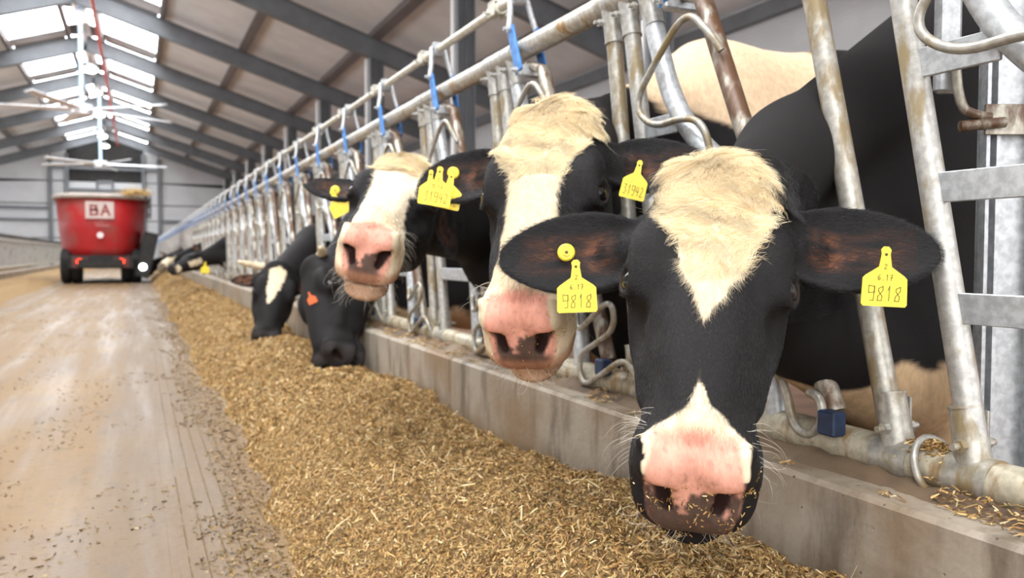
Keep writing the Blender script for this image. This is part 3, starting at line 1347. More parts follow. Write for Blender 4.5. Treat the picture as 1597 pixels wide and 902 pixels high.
def cow_color(X, C):
    q = ((X - C['_o']) @ C['_R'].T) / C['_sc']
    s, a, n = q[:, 0], q[:, 1], q[:, 2]
    inhead = (np.abs(s) < .3) & (a > -.12) & (a < .6) & (n > -.33) & (n < .1)
    wob = noise3(q, 60, 3) * .006 + noise3(q, 160, 5) * .003
    col = np.tile(BLACK, (len(X), 1))
    # body
    bw = C['bodywhite'](X) + noise3(X * np.array([1, 1, .35]), 26, C['id']) * .045
    col = mixc(col, step(bw, -.01, .01), PEACH)
    col = mixc(col, step(bw, -.01, .01) * step(X[:, 2], 1.0, .6), np.array([.66, .46, .27]))  # white coat tanner lower down, its shade painted into the colour
    face = C['face']
    hc = np.tile(BLACK, (len(X), 1))
    onhead = np.abs(s) < .16
    blaze = np.interp(a, face['a'], face['w']) - np.abs(s - np.interp(a, face['a'], face.get('c', [0] * len(face['a'])))) + wob
    wm = step(blaze, -.002, .002) * (n > face.get('nmin', -.09) + wob * 2) * onhead
    cr = np.array(face.get('col', CREAM))
    hc = mixc(hc, wm, cr)
    # warmer curls towards the poll
    hc = mixc(hc, wm * step(a, .12, .0) * .5, cr * np.array([.97, .86, .66]))
    if face.get('white_muzzle'):
        mz = step(a + .55 * (n + .05) + wob * 1.5 - .03 * np.abs(s) / .06, face['white_muzzle'], face['white_muzzle'] + .01) * onhead
        mz *= (a > .3)
        hc = mixc(hc, mz, CREAM * 1.05)
    elif 'muzzle_band' in face:
        b0 = face['muzzle_band'] + 9 * s * s - .030 * np.exp(-(s / .010) ** 2)
        mz = step(a + wob, b0, b0 + .006) * (n > -.040 + wob) * onhead * (a > .3) * (np.abs(s) < .064 + wob)
        hc = mixc(hc, mz, CREAM * 1.1)
    # nose pad
    if face.get('pink') is not None:
        pk = face['pink']
        dpad = 1 - (np.abs(s / .060) ** 3 + np.abs((n + .066) / .074) ** 3) ** (1 / 3)
        pad = step(dpad + wob * 2, -.02, .06) * step(a + .10 * n - 1.2 * s * s, .448, .460)
        tone = PINK * np.array(pk)
        hc = mixc(hc, pad, tone)
        g = noise3(q, 95, 11) * .5 + noise3(q, 230, 12) * .3
        dirt = step(g * 1.3 + (-.068 - n) * 30 + .1 - 8 * np.maximum(np.abs(s) - .032, 0), .1, .5) * pad * step(np.abs(s) + wob, face.get('dirtw', .09), face.get('dirtw', .09) - .012)
        hc = mixc(hc, dirt * .94, (.055, .042, .034))
        # lips
        lip = step(a, .40, .44) * step(n, -.105, -.12) * onhead
        hc = mixc(hc, lip * (face.get('lip', .3)), (.42, .20, .12))
        hc = mixc(hc, np.clip(noise3(q, 300, 17) - .5, 0, 1) * (a > .45) * pad, (.16, .07, .05))
    else:
        hc = mixc(hc, step(a, .47, .49) * .7, (.05, .045, .045))
    # nostril hollows and mouth line coloured near-black
    m = np.stack([np.abs(s), a, n], 1)
    nz = np.minimum(cone(m, (.031, .517, -.094), (.041, .509, -.070), .006, .0115), cone(m, (.041, .509, -.070), (.050, .498, -.052), .0115, .0085))
    hc = mixc(hc, step(nz, .0055, .001), (.018, .007, .006))
    hc = mixc(hc, step(np.abs(n - (-.150 - .06 * (.50 - a))), .004, .002) * (a > .38), (.03, .015, .012))
    # around the eye
    de = np.sqrt(((m - np.array([.105, .205, -.046])) ** 2).sum(1))
    hc = mixc(hc, step(de, .034, .026) * .9, (.014, .012, .012))
    hc = mixc(hc, step(de, .0235, .0215) * .4, (.035, .022, .02))
    # ears: dark outside, bare skin tone inside
    for sg in (1, -1):
        e, wv, fv = ear_axes(sg, C)
        d = q - ear_base(sg, C)
        l = d @ e / ear_len(C)
        x = d @ wv
        y = d @ fv
        on = (l > .02) & (l < 1.1) & (np.abs(s) > .125) & (np.abs(x) < .1)
        hc[on] = BLACK
        ins = on * step(l, .10, .22) * step(l, .92, .6) * step(np.abs(x), .045, .02) * step(y, -.030, -.020)
        st = np.clip(noise3(np.stack([x * 130, l * 7, y * 0], 1), 1.3, 21) * 1.0 + .25, 0, 1)
        hc = mixc(hc, ins * st * .65 * C.get('earpink', 1.0), (.20, .075, .035))
    t = inhead * step(a, C.get('headfrom', -.06), C.get('headfrom', -.06) + .02)
    t = np.maximum(t, inhead * (np.abs(s) > .13) * (a > -.08))
    # the poll and the back of the head belong to the head as well
    col = col * (1 - t[:, None]) + hc * t[:, None]
    return np.clip(col, 0, 1)


def set_col(me, col, domain='POINT'):
    at = me.attributes.new('col', 'FLOAT_COLOR', domain)
    at.data.foreach_set('color', np.concatenate([col, np.ones((len(col), 1))], 1).astype(np.float32).ravel())


def normals_of(X, F):
    n = np.cross(X[F[:, 2]] - X[F[:, 0]], X[F[:, 3]] - X[F[:, 1]])
    ar = np.linalg.norm(n, axis=1) + 1e-12
    return n / ar[:, None], ar / 2


def grow_hair(name, roots, nrm, tang, length, col, parent, rad=.00016, pts=4, lift=.35, curl=.0, seed=1, matn='hair', clump=0):
    """real strands: one curve per hair"""
    rs = np.random.RandomState(seed)
    N = len(roots)
    t = np.linspace(0, 1, pts)
    P = np.zeros((N, pts, 3))
    tang = tang + rs.normal(size=(N, 3)) * .22
    tang -= nrm * (tang * nrm).sum(1)[:, None]
    tang /= np.linalg.norm(tang, axis=1)[:, None] + 1e-9
    side = np.cross(nrm, tang)
    ph = rs.uniform(0, 6.28, N)
    cv = rs.normal(size=N) * curl
    for i, tt in enumerate(t):
        up_ = lift * (tt - .55 * tt * tt)
        P[:, i] = roots - nrm * .001 + length[:, None] * (tang * tt + nrm * up_ + side * (cv * tt * tt)[:, None])
    if curl > 0:
        for i, tt in enumerate(t):
            w = (np.sin(ph + tt * 5.0) - np.sin(ph)) * .12 * curl / .5
            P[:, i] += (length * w)[:, None] * side + (length * w * .4 * tt)[:, None] * nrm
    if clump > 0:
        key = np.floor((roots + rs.uniform(0, 1, 3)) / clump).astype(int)
        _, inv = np.unique(key[:, 0] * 73856093 ^ key[:, 1] * 19349663 ^ key[:, 2] * 83492791, return_inverse=True)
        cn = np.bincount(inv)
        for i, tt in enumerate(t):
            mean = np.stack([np.bincount(inv, P[:, i, j]) / cn for j in range(3)], 1)[inv]
            kk = .75 * tt ** .8
            P[:, i] = P[:, i] * (1 - kk) + mean * kk
    c = bpy.data.hair_curves.new(name)
    c.add_curves([pts] * N)
    c.attributes['position'].data.foreach_set('vector', P.astype(np.float32).ravel())
    ra = c.attributes.get('radius') or c.attributes.new('radius', 'FLOAT', 'POINT')
    rr = np.tile(rad * (1 - .75 * t), (N, 1)) * rs.uniform(.7, 1.3, (N, 1))
    ra.data.foreach_set('value', rr.astype(np.float32).ravel())
    at = c.attributes.new('col', 'FLOAT_COLOR', 'CURVE')
    at.data.foreach_set('color', np.concatenate([np.clip(col, 0, 1), np.ones((N, 1))], 1).astype(np.float32).ravel())
    c.materials.append(M[matn])
    o = bpy.data.objects.new(name, c)
    COL.objects.link(o)
    o.parent = parent
    o['kind'] = 'stuff'
    return o


# handwriting for the ear tags: strokes in a 0..1 by 0..1.7 box
GL = {
    '9': [[(.95, 1.6), (.1, 1.7), (.1, .85), (.95, .95), (.95, 1.65), (.8, 0), (.3, 0)]],
    '8': [[(.9, 1.65), (.3, 1.4), (.25, 1.1), (.8, .5), (.7, 0), (.1, 0), (.2, .5), (.9, 1.15), (.9, 1.65)]],
    '1': [[(.35, 1.2), (.6, 1.7), (.5, 0)]],
    '6': [[(.8, 1.6), (.2, 1.0), (.15, .3), (.5, 0), (.9, .35), (.7, .8), (.2, .6)]],
    '7': [[(.1, 1.6), (.9, 1.65), (.4, 0)], [(.25, .85), (.9, .85)]],
    '.': [[(.45, .0), (.55, .1)]],
    '2': [[(.1, 1.35), (.5, 1.7), (.9, 1.3), (.1, .0), (.95, .05)]],
    '3': [[(.1, 1.6), (.85, 1.65), (.45, 1.0), (.9, .5), (.5, 0), (.1, .15)]],
    '4': [[(.3, 1.65), (.1, .75), (.9, .75)], [(.75, 1.6), (.7, 0)]],
    'B': [[(.1, 0), (.1, 1.6), (.75, 1.55), (.8, 1.0), (.1, .85), (.9, .75), (.85, .05), (.1, 0)]],
    'A': [[(.0, 0), (.5, 1.65), (1.0, 0)], [(.2, .6), (.8, .6)]],
}


def write(mb, text, o, ax, h, wd, gap, th):
    """flat ribbons of ink"""
    o = np.array(o, float)
    x = -(len(text) * wd + (len(text) - 1) * gap) / 2
    for ch in text:
        for st in GL.get(ch, []):
            pts = [o + ax[0] * (x + p[0] * wd) + ax[1] * (p[1] / 1.7 * h - h / 2) for p in st]
            for a, b in zip(pts[:-1], pts[1:]):
                d = b - a
                L = np.linalg.norm(d)
                d = d / L
                mb.box((a + b) / 2, (L + th, th, .0004), [d, np.cross(ax[2], d), ax[2]])
        x += wd + gap


def ear_tag(cow, p, ax, sc, num, date, mat='yellow', top=True, label=None, sx=1.0):
    """p = centre of the pin hole; ax = right, up, towards the viewer"""
    sh = [(-.0055, .0), (-.0065, .006), (-.003, .010), (.003, .010), (.0065, .006), (.0055, 0), (.008, -.016), (.0245, -.027), (.0285, -.031), (.0295, -.064), (.027, -.067), (-.027, -.067), (-.0295, -.064), (-.0285, -.031), (-.0245, -.027), (-.008, -.016)]
    sh = [(x * sc * sx, y * sc) for x, y in sh]
    m = MB()
    m.prism(sh[::-1], p, ax, .0016 * sc)
    t = m.build('ear_tag', M[mat], cow)
    if label:
        t['label'] = label
    m = MB()
    m.ball(p + ax[2] * .001 * sc, (.0022 * sc, .0022 * sc, .0012 * sc), 8, 5, ax)
    if num:
        write(m, num, p + ax[1] * -.050 * sc + ax[2] * .0011 * sc, ax, .019 * sc, (.0088 if len(num) < 5 else .0072) * sc * sx, .0024 * sc * sx, .00085 * sc)
    if date:
        write(m, date, p + ax[1] * -.0295 * sc + ax[2] * .0011 * sc, ax, .0075 * sc, .0040 * sc * sx, .0012 * sc, .0007 * sc)
        write(m, '2', p + ax[1] * -.0155 * sc + ax[2] * .0011 * sc, ax, .0065 * sc, .0042 * sc, .001, .0007 * sc)
    m.build('tag_writing', M['ink'], t)
    return t


def button(cow, p, ax, sc):
    m = MB()
    r = .0135 * sc
    m.tube([p, p + ax[2] * .003 * sc, p + ax[2] * .0042 * sc], [r, r, r * .8], 24)
    m.tube([p + ax[2] * .004 * sc, p + ax[2] * .0075 * sc], .0052 * sc, 14)
    t = m.build('tag_button', M['yellow'], cow)
    m = MB()
    m.tube([p + ax[2] * .0076 * sc, p + ax[2] * .0079 * sc], .0026 * sc, 10)
    write(m, '64', p + ax[0] * -.0085 * sc + ax[2] * .0045 * sc, [ax[1], -ax[0], ax[2]], .004 * sc, .003 * sc, .001, .0006 * sc) if False else None
    m.build('pin_hole', M['ink'], t)
    return t


def view_axes(tilt=0, yaw=0):
    t, y_ = math.radians(tilt), math.radians(yaw)
    z = -fw
    x = rt * math.cos(y_) + z * math.sin(y_)
    z = z * math.cos(y_) - rt * math.sin(y_)
    u = upv
    x2 = x * math.cos(t) + u * math.sin(t)
    u2 = -x * math.sin(t) + u * math.cos(t)
    return np.array([x2, u2, z])


def flakes(name, P, N_, L, Wd, col, mat, parent=None, seed=1, tilt=.5, bend=.25):
    """chopped stems: small bent ribbons lying on the heap"""
    rs = np.random.RandomState(seed)
    n = len(P)
    a = rs.uniform(0, 2 * math.pi, n)
    t1 = np.cross(N_, np.array([0, 1, .01]))
    t1 /= np.linalg.norm(t1, axis=1)[:, None]
    t2 = np.cross(N_, t1)
    d = t1 * np.cos(a)[:, None] + t2 * np.sin(a)[:, None] + N_ * (rs.uniform(-tilt * .3, tilt, n))[:, None]
    d /= np.linalg.norm(d, axis=1)[:, None]
    s = np.cross(d, N_)
    s /= np.linalg.norm(s, axis=1)[:, None]
    r = rs.uniform(-1.2, 1.2, n)[:, None]
    up_ = np.cross(s, d)
    s = s * np.cos(r) + up_ * np.sin(r)
    up_ = np.cross(s, d)
    L = L[:, None]
    Wd = Wd[:, None]
    bd = up_ * L * rs.uniform(-bend, bend, n)[:, None]
    V = np.stack([P - d * L / 2 - s * Wd / 2, P - d * L / 2 + s * Wd / 2, P + bd - s * Wd / 2, P + bd + s * Wd / 2, P + d * L / 2 - s * Wd * .3, P + d * L / 2 + s * Wd * .3], 1).reshape(-1, 3)
    b = np.arange(n)[:, None] * 6
    F = np.concatenate([b + np.array([0, 1, 3, 2]), b + np.array([2, 3, 5, 4])], 0)
    o = np_mesh(name, V, F, mat, parent, False)
    me = o.data
    set_col(me, np.repeat(col, 6, 0))
    o['kind'] = 'stuff'
    return o


PAL = np.array([[.47, .31, .13], [.60, .44, .22], [.30, .175, .065], [.38, .26, .10], [.72, .60, .38], [.15, .085, .034], [.36, .29, .11], [.43, .26, .10]])


def pal(n, rs, dark=1.0):
    c = PAL[rs.choice(len(PAL), n, p=[.2, .17, .16, .12, .08, .13, .06, .08])]
    return c * rs.uniform(.62, 1.25, (n, 1)) * dark * np.array([.97, .90, .80])


def build_cow(C):
    sc = C.get('scale', 1.0)
    o, R = head_frame(C)
    C['_o'], C['_R'], C['_sc'] = o, R, sc
    H_ = lambda s, a, n: o + (np.array([s, a, n]) * sc) @ R
    wx_, wy_, wz_ = C['withers']
    dx, dy = C.get('bdir', (1.0, 0.0))
    b = np.array([dx, dy, 0.0])
    b /= np.linalg.norm(b)
    c_ = np.array([-b[1], b[0], 0])
    Wt = np.array([wx_, wy_, wz_])
    back = H_(0, .06, -.11)
    jaw = H_(0, .12, -.16)
    sh = Wt + np.array([0, 0, -.48]) + b * .05
    g1 = np.array(C['gap'])
    g2 = g1 + np.array([0, 0, -C.get('gap_h', .19)])
    r_ = C.get('neck_r', .093)
    br = sh - b * .28 + np.array([0, 0, -.30])
    segs = [
        (back, g1, .085 * sc, r_, .05),
        (g1, Wt + np.array([0, 0, -.20]), r_, .17, .06),
        (jaw, g2, .066 * sc, r_, .05),
        (back, g2, .085 * sc, r_, .05),
        (g2, sh - b * .25 + np.array([0, 0, -.08]), r_, .22, .06),
        (g2 + b * .16 + np.array([0, 0, -.08]), br, .08, .19, .08),
        (g2 + np.array([0, -.035, -.12]), g2 + b * .22 + np.array([0, -.03, -.22]), C.get('dewlap', .075), .12, .06),
        (g2 + b * .22 + np.array([0, -.03, -.20]), br, .11, .19, .08),
        (br, sh + b * .2 + np.array([0, 0, -.22]), .19, .22, .10),
        (Wt + np.array([0, 0, -.13]), Wt + b * .55 + np.array([0, 0, -.22]), .12, .20, .1),
        (sh, sh + b * 1.2 + np.array([0, 0, .08]), .31, .32, .15),
        (sh + b * .7 + np.array([0, 0, .0]), sh + b * 1.1 + np.array([0, 0, .0]), .34, .32, .15),
        (Wt + b * .5 + np.array([0, 0, -.2]), Wt + b * 1.35 + np.array([0, 0, -.18]), .19, .18, .12),
        (Wt + b * 1.35 + np.array([0, 0, -.2]), Wt + b * 1.55 + np.array([0, 0, -.32]), .2, .2, .12),
    ]
    zf = Wt[2] - .42
    for sd in (1, -1):
        f0 = sh + c_ * sd * .15 + np.array([0, 0, -.12])
        kn = np.array([f0[0], f0[1], zf * .46]) - b * .02
        ft = np.array([f0[0], f0[1], .05]) - b * .0
        segs += [(f0, kn, .13, .052, .10), (kn, ft + np.array([0, 0, .07]), .052, .034, .03), (ft + np.array([0, 0, .06]), ft - b * .03, .042, .058, .02)]
        h0 = Wt + b * 1.4 + c_ * sd * .15 + np.array([0, 0, -.42])
        st = np.array([h0[0], h0[1], 0]) + np.array([0, 0, zf * .72]) - b * .10
        hk = np.array([h0[0], h0[1], zf * .47]) + b * .14
        hf = np.array([h0[0], h0[1], .05]) + b * .06
        segs += [(h0, st, .20, .11, .12), (st, hk, .10, .05, .05), (hk, hf + np.array([0, 0, .07]), .048, .034, .03), (hf + np.array([0, 0, .06]), hf - b * .03, .042, .058, .02)]
    # tail
    tl = Wt + b * 1.72 + np.array([0, 0, -.16])
    segs += [(tl - b * .1, tl + b * .05 + np.array([0, 0, -.25]), .05, .03, .04), (tl + b * .05 + np.array([0, 0, -.25]), tl + b * .04 + np.array([0, 0, -.75]), .026, .02, .02), (tl + b * .04 + np.array([0, 0, -.75]), tl + b * .04 + np.array([0, 0, -.95]), .03, .03, .02)]
    C['_body'] = segs
    base = np.array([Wt[0] + b[0] * .1, Wt[1] + b[1] * .1, 0])
    cow = tag(empty('cow', base), C['label'], 'cow', C.get('group'))
    h = C['h']
    lo, hi = np.full(3, 9e9), np.full(3, -9e9)
    for (a_, b_, ra, rb, k) in segs:
        for q, r in ((a_, ra), (b_, rb)):
            lo, hi = np.minimum(lo, q - r - .06), np.maximum(hi, q + r + .06)
    hc = np.array([H_(s, a, n) for s in (-.34, .34) for a in (-.06, .56) for n in (-.28, .05)])
    # the fine region: muzzle to poll and both ear tips
    pts = np.array([H_(s, a, n) for (s, a, n) in [(-.33, .0, -.2), (-.33, .16, -.02), (.33, .0, -.2), (.33, .16, -.02), (-.12, -.05, .04), (.12, -.05, .04), (-.09, .55, .01), (.09, .55, .01), (-.09, .53, -.19), (.09, .53, -.19), (0, .1, -.29), (.1, .3, -.26), (-.1, .3, -.26)]])
    flo, fhi = pts.min(0) - .01, pts.max(0) + .01
    lo = np.minimum(lo, hc.min(0) - .05)
    hi = np.maximum(hi, hc.max(0) + .05)
    ax = [axis(lo[j], hi[j], flo[j], fhi[j], h, C.get('H', .035)) for j in range(3)]
    X, F = mesh_field(lambda p: cow_field(p, C), ax)
    col = cow_color(X, C)
    body = np_mesh('body', X - base, F, M['hide'], cow)
    set_col(body.data, col)
    q = ((X - o) @ R.T) / sc
    nrm, area = normals_of(X, F)
    vn = np.zeros_like(X)
    for i in range(4):
        np.add.at(vn, F[:, i], nrm * area[:, None])
    vn /= np.linalg.norm(vn, axis=1)[:, None] + 1e-12
    if (vn * (X - X.mean(0))).sum() < 0:
        print('WARNING inverted normals', C['id'])
    # eyes
    for sg in (1, -1):
        m = MB()
        m.ball(H_(sg * .1005, .205, -.046) - base, .0205 * sc, 24, 16)
        e = m.build('eye', M['glass_eye'], cow)
    # hair
    if C.get('hair'):
        rs = np.random.RandomState(C['id'])
        fq = q[F].mean(1)
        s, a, n = fq[:, 0], fq[:, 1], fq[:, 2]
        fcol = col[F].mean(1)
        white = fcol[:, 1] > .2
        inh = (np.abs(s) < .34) & (a > -.10) & (a < .47) & (n > -.3) & (n < .1)
        bare = (a > .455) & (n < -.02) & (np.abs(s) < .06)
        eyed = np.sqrt((np.abs(s) - .105) ** 2 + (a - .205) ** 2 + (n + .046) ** 2) < .026
        facing = (nrm * (CAM - X[F].mean(1))).sum(1) > -.02
        ok = inh & ~bare & ~eyed & facing
        w = area * ok

        def sample(wt, N):
            ii = rs.choice(len(F), N, p=wt / wt.sum())
            r = rs.dirichlet((1, 1, 1, 1), N)
            P = (X[F[ii]] * r[:, :, None]).sum(1)
            Nn = (vn[F[ii]] * r[:, :, None]).sum(1)
            Nn /= np.linalg.norm(Nn, axis=1)[:, None]
            return ii, P, Nn
        nshort, nlong = C['hair']
        hr = C.get('hairrad', .00017)
        ii, P, Nn = sample(w, nshort)
        qq = fq[ii]
        # away from the whorl between the eyes
        d = np.stack([qq[:, 0] * 1.0, qq[:, 1] - .19, 0 * qq[:, 0]], 1)
        d[:, 1] += .03 * np.sign(d[:, 1])
        ear = np.abs(qq[:, 0]) > .13
        d[ear] = np.stack([np.sign(qq[ear, 0]), 0 * qq[ear, 0], 0 * qq[ear, 0]], 1)
        T = d @ R
        T /= np.linalg.norm(T, axis=1)[:, None] + 1e-9
        cc = fcol[ii] * rs.uniform(.65, 1.35, (nshort, 1))
        blk = ~white[ii]
        cc[blk] = np.array([.011, .0105, .012]) * rs.uniform(.4, 2.0, (blk.sum(), 1))
        L = np.where(white[ii], .013, .0075) * rs.uniform(.6, 1.3, nshort) * sc
        L = np.where(ear, .013, L)
        grow_hair('short_hair', P - base, Nn, T, L, cc, cow, hr, 4, .32, .15, 3)
        # long curls on the forehead and poll
        wl = w * (a < C.get('curl_to', .17)) * (np.abs(s) < .105) * (n > -.075) * (white | (a < .02)) * (1.4 - a / .2)
        ii, P, Nn = sample(wl, nlong)
        qq = fq[ii]
        sw = noise3(qq, 38, 8)
        sw2 = noise3(qq, 75, 9)
        d = np.stack([qq[:, 0] * 6.0 + sw * 1.3, -(.35 + .9 * sw2) * 1.0 + (qq[:, 1] < .05) * 1.3, 0 * sw], 1)
        T = d @ R
        T /= np.linalg.norm(T, axis=1)[:, None] + 1e-9
        L = (.021 + .020 * np.clip(1 - qq[:, 1] / .16, 0, 1)) * rs.uniform(.6, 1.35, nlong) * sc
        cc = np.array([.98, .85, .60]) * np.clip(.93 + .22 * noise3(qq, 110, 44), .6, 1.1)[:, None] * rs.uniform(.75, 1.05, (nlong, 1)) * np.where(rs.rand(nlong, 1) < .3, np.array([[.95, .80, .58]]), np.array([[1., 1, 1]]))
        cc[~white[ii]] = np.array([.03, .028, .028])
        grow_hair('forehead_curls', P - base, Nn, T, L, cc, cow, hr * 1.15, 8, .62, .8, 4, clump=.010 * sc)
        # whiskers
        wl = w * ((a > .42) & (n < -.03) & (np.abs(s) > .045)) + area * ((a > .42) & (n < -.125) & facing) * .8
        nw = 130
        ii, P, Nn = sample(wl, nw)
        T = (np.stack([np.sign(fq[ii, 0]) * .4, .2 + 0 * fq[ii, 0], -.5 + 0 * fq[ii, 0]], 1)) @ R
        grow_hair('whiskers', P - base, Nn, T, rs.uniform(.02, .05, nw) * sc, np.tile([.62, .58, .5], (nw, 1)), cow, min(hr * .9, .00018), 6, 1.3, .3, 5)
        # lashes
        ll, nn_, tt_ = [], [], []
        for sg in (1, -1):
            for k in range(34):
                an = math.radians(200 + 140 * k / 33.0) if True else 0
                axx = np.array([sg * .88, .10, .46])
                axx /= np.linalg.norm(axx)
                u1 = np.array([0, 1, 0]) - axx * axx[1]
                u1 /= np.linalg.norm(u1)
                u2 = np.cross(axx, u1)
                p = np.array([sg * .101, .205, -.050]) + axx * .012 + (u1 * math.sin(an) * .021 + u2 * math.cos(an) * .018)
                ll.append(o + p * sc @ R - base)
                dirn = (axx * 1.0 + u1 * math.sin(an) * .7 + np.array([0, .4, 0]))
                nn_.append(axx @ R)
                tt_.append((dirn - axx * (dirn @ axx)) @ R)
        NNN = len(ll)
        grow_hair('eyelashes', np.array(ll), np.array(nn_), np.array(tt_), np.full(NNN, .016 * sc), np.tile([.02, .018, .016], (NNN, 1)), cow, hr * 1.1, 5, 1.0, .1, 6)
    if C.get('crumbs'):
        rs = np.random.RandomState(C['id'] + 40)
        fq = q[F].mean(1)
        wt = area * ((fq[:, 1] > .47) & (fq[:, 2] < -.055) & (np.abs(fq[:, 0]) < .085)) * np.clip(.3 + noise3(fq, 90, 33), 0, 1)
        nn = C['crumbs']
        ii = rs.choice(len(F), nn, p=wt / wt.sum())
        rr_ = rs.dirichlet((1, 1, 1, 1), nn)
        Pc = (X[F[ii]] * rr_[:, :, None]).sum(1)
        Nc = nrm[ii] * np.sign((nrm[ii] * (Pc - X.mean(0))).sum(1))[:, None] if False else vn[F[ii, 0]]
        flakes('feed_crumbs', Pc - base + Nc * .0008, Nc, rs.uniform(.002, .008, nn), rs.uniform(.001, .0022, nn), pal(nn, rs, 1.05), M['flake'], cow, 77, .7)
    # tags pinned where the photograph shows them
    bvh = BVHTree.FromPolygons([tuple(v) for v in X], [tuple(f) for f in F])
    for tg in C.get('tags', []):
        r = ray(*tg['px'])
        hit = bvh.ray_cast(Vector(CAM), Vector(r / np.linalg.norm(r)), 60)
        if hit[0] is None:
            p = PD(*tg['px'], (o - CAM) @ fw)
            print('tag misses', C['id'], tg['px'])
        else:
            hp = np.array(hit[0])
            dd = (hp - CAM) @ fw
            if tg.get('kind') != 'button':
                k = FPX / dd * tg['sc']
                for du in (-.026, 0, .026):
                    for dv in (.03, .063):
                        rr_ = ray(tg['px'][0] + du * k, tg['px'][1] + dv * k)
                        h2 = bvh.ray_cast(Vector(CAM), Vector(rr_ / np.linalg.norm(rr_)), 60)
                        if h2[0] is not None:
                            dd = min(dd, (np.array(h2[0]) - CAM) @ fw)
            p = PD(*tg['px'], dd - tg.get('off', .012))
        p = p - base
        axs = view_axes(tg.get('tilt', 0), tg.get('yaw', 0))
        if tg.get('kind') == 'button':
            button(cow, p, axs, tg['sc'])
        else:
            ear_tag(cow, p, axs, tg['sc'], tg.get('num'), tg.get('date'), tg.get('mat', 'yellow'), label=tg.get('label'), sx=tg.get('sx', 1.0))
    for hn in C.get('horns', []):
        m = MB()
        P = [H_(*q) - base for q in hn]
        nh = len(P)
        m.tube(smooth_path(P, 2), list(np.interp(np.linspace(0, 1, len(smooth_path(P, 2))), [0, .6, 1], [.024 * sc, .018 * sc, .005])), 12)
        m.build('horn', M['horn'], cow)
    # report landmarks
    def pr(p):
        q = np.array(p) - CAM
        d = q @ fw
        return (round(798.5 + FPX * (q @ rt) / d), round(451 - FPX * (q @ upv) / d), round(d, 2))
    if 'report' in C:
        print('COW', C['id'], 'verts', len(X), 'eyes', pr(H_(-.105, .205, -.05)), pr(H_(.105, .205, -.05)), 'nose', pr(H_(0, .5, -.03)), 'chin', pr(H_(0, .49, -.16)),
              'ears', pr(H_(*(ear_base(-1, C) + ear_axes(-1, C)[0] * ear_len(C)))), pr(H_(*(ear_base(1, C) + ear_axes(1, C)[0] * ear_len(C)))), 'o', o.round(2), 'nosew', H_(0, .5, -.03).round(2))
    return cow


COWS = []
# nearest cow, facing the camera
COWS.append(dict(id=1, h=.0042, poll=(1117, 258, 1.27), nose=(1084, 712), L=.50, turn=8, crumbs=520, withers=(1.80, 1.30, 1.47), report=1, gap=(1.12, 1.205, .93), gap_h=.20, dewlap=.10,
                 ear_len=.225, ear_w=.072, ear_a=(.10, -.10), ear_f=.25, ear_b=(.095, .075), hair=(90000, 26000), curl_to=.24,
                 face=dict(a=[-.06, -.02, .03, .07, .12, .17, .22, .265, .315], w=[.05, .062, .070, .074, .068, .054, .036, .018, -.003], c=[.006] * 7 + [.002, -.002], nmin=-.085, muzzle_band=.428, pink=(1, 1, 1), lip=.0),
                 bodywhite=lambda X: np.maximum(  .545 - X[:, 2] - .1 * np.maximum(1.4 - X[:, 0], 0), X[:, 0] - 2.35),
                 tags=[dict(px=(1382, 397), sc=1.12, num='9818', date='6.17', tilt=-3, off=.03, label='yellow ear tag reading 9818'),
                       dict(px=(898, 416), sc=1.05, off=.02, num='9818', date='6.17', tilt=2, label='yellow ear tag reading 9818'),
                       dict(px=(883, 394), sc=1.05, kind='button', tilt=15)],
                 label='black cow nearest the camera with white forehead wedge and tags 9818'))

# second cow, looking over the fence with its head turned
COWS.append(dict(id=2, h=.005, H=.04, poll=(862, 168, 1.66), nose=(800, 478), L=.50, turn=12, crumbs=160, withers=(1.60, 2.10, 1.40), report=1, gap=(1.13, 1.995, 1.06), gap_h=.2,
                 ear_len=.195, ear_w=.066, ear_a=(-.02, -.22), ear_n=(-.2, -.25), ear_f=.2, hair=(60000, 24000), curl_to=.20, hairrad=.00026,
                 face=dict(a=[-.06, -.02, .03, .10, .15, .20, .25, .30, .36, .40, .44, .55], w=[.09, .095, .098, .085, .062, .048, .046, .046, .050, .060, .10, .12], c=[-.01, -.01, -.01, -.012, -.012, -.01, -.006, 0, 0, 0, 0, 0], nmin=-.085, dirtw=.050, white_muzzle=.37, pink=(1.05, 1.0, 1.0), lip=.7),
                 bodywhite=lambda X: np.where((X[:, 0] > 1.25) & (X[:, 0] < 1.93), X[:, 2] - 1.06 - .1 * np.sin(X[:, 0] * 6), -1),
                 tags=[dict(px=(997, 258), sc=1.0, num='31942', tilt=-14, off=.03, sx=.85, label='yellow ear tag reading 31942'),
                       dict(px=(672, 272), sc=.95, tilt=-6, off=.004, sx=.8),
                       dict(px=(707, 270), sc=.95, kind='button', off=.018),
                       dict(px=(704, 276), sc=1.0, num='31942', tilt=-12, off=.012, label='yellow ear tag half hidden, ending in 2'),
                       dict(px=(686, 268), sc=1.05, num='31942', date='9.17', tilt=-9, off=.03, label='yellow ear tag reading 9.17 and 31942')],
                 label='black cow with white curly forehead and pink nose, behind the cow tagged 9818'))
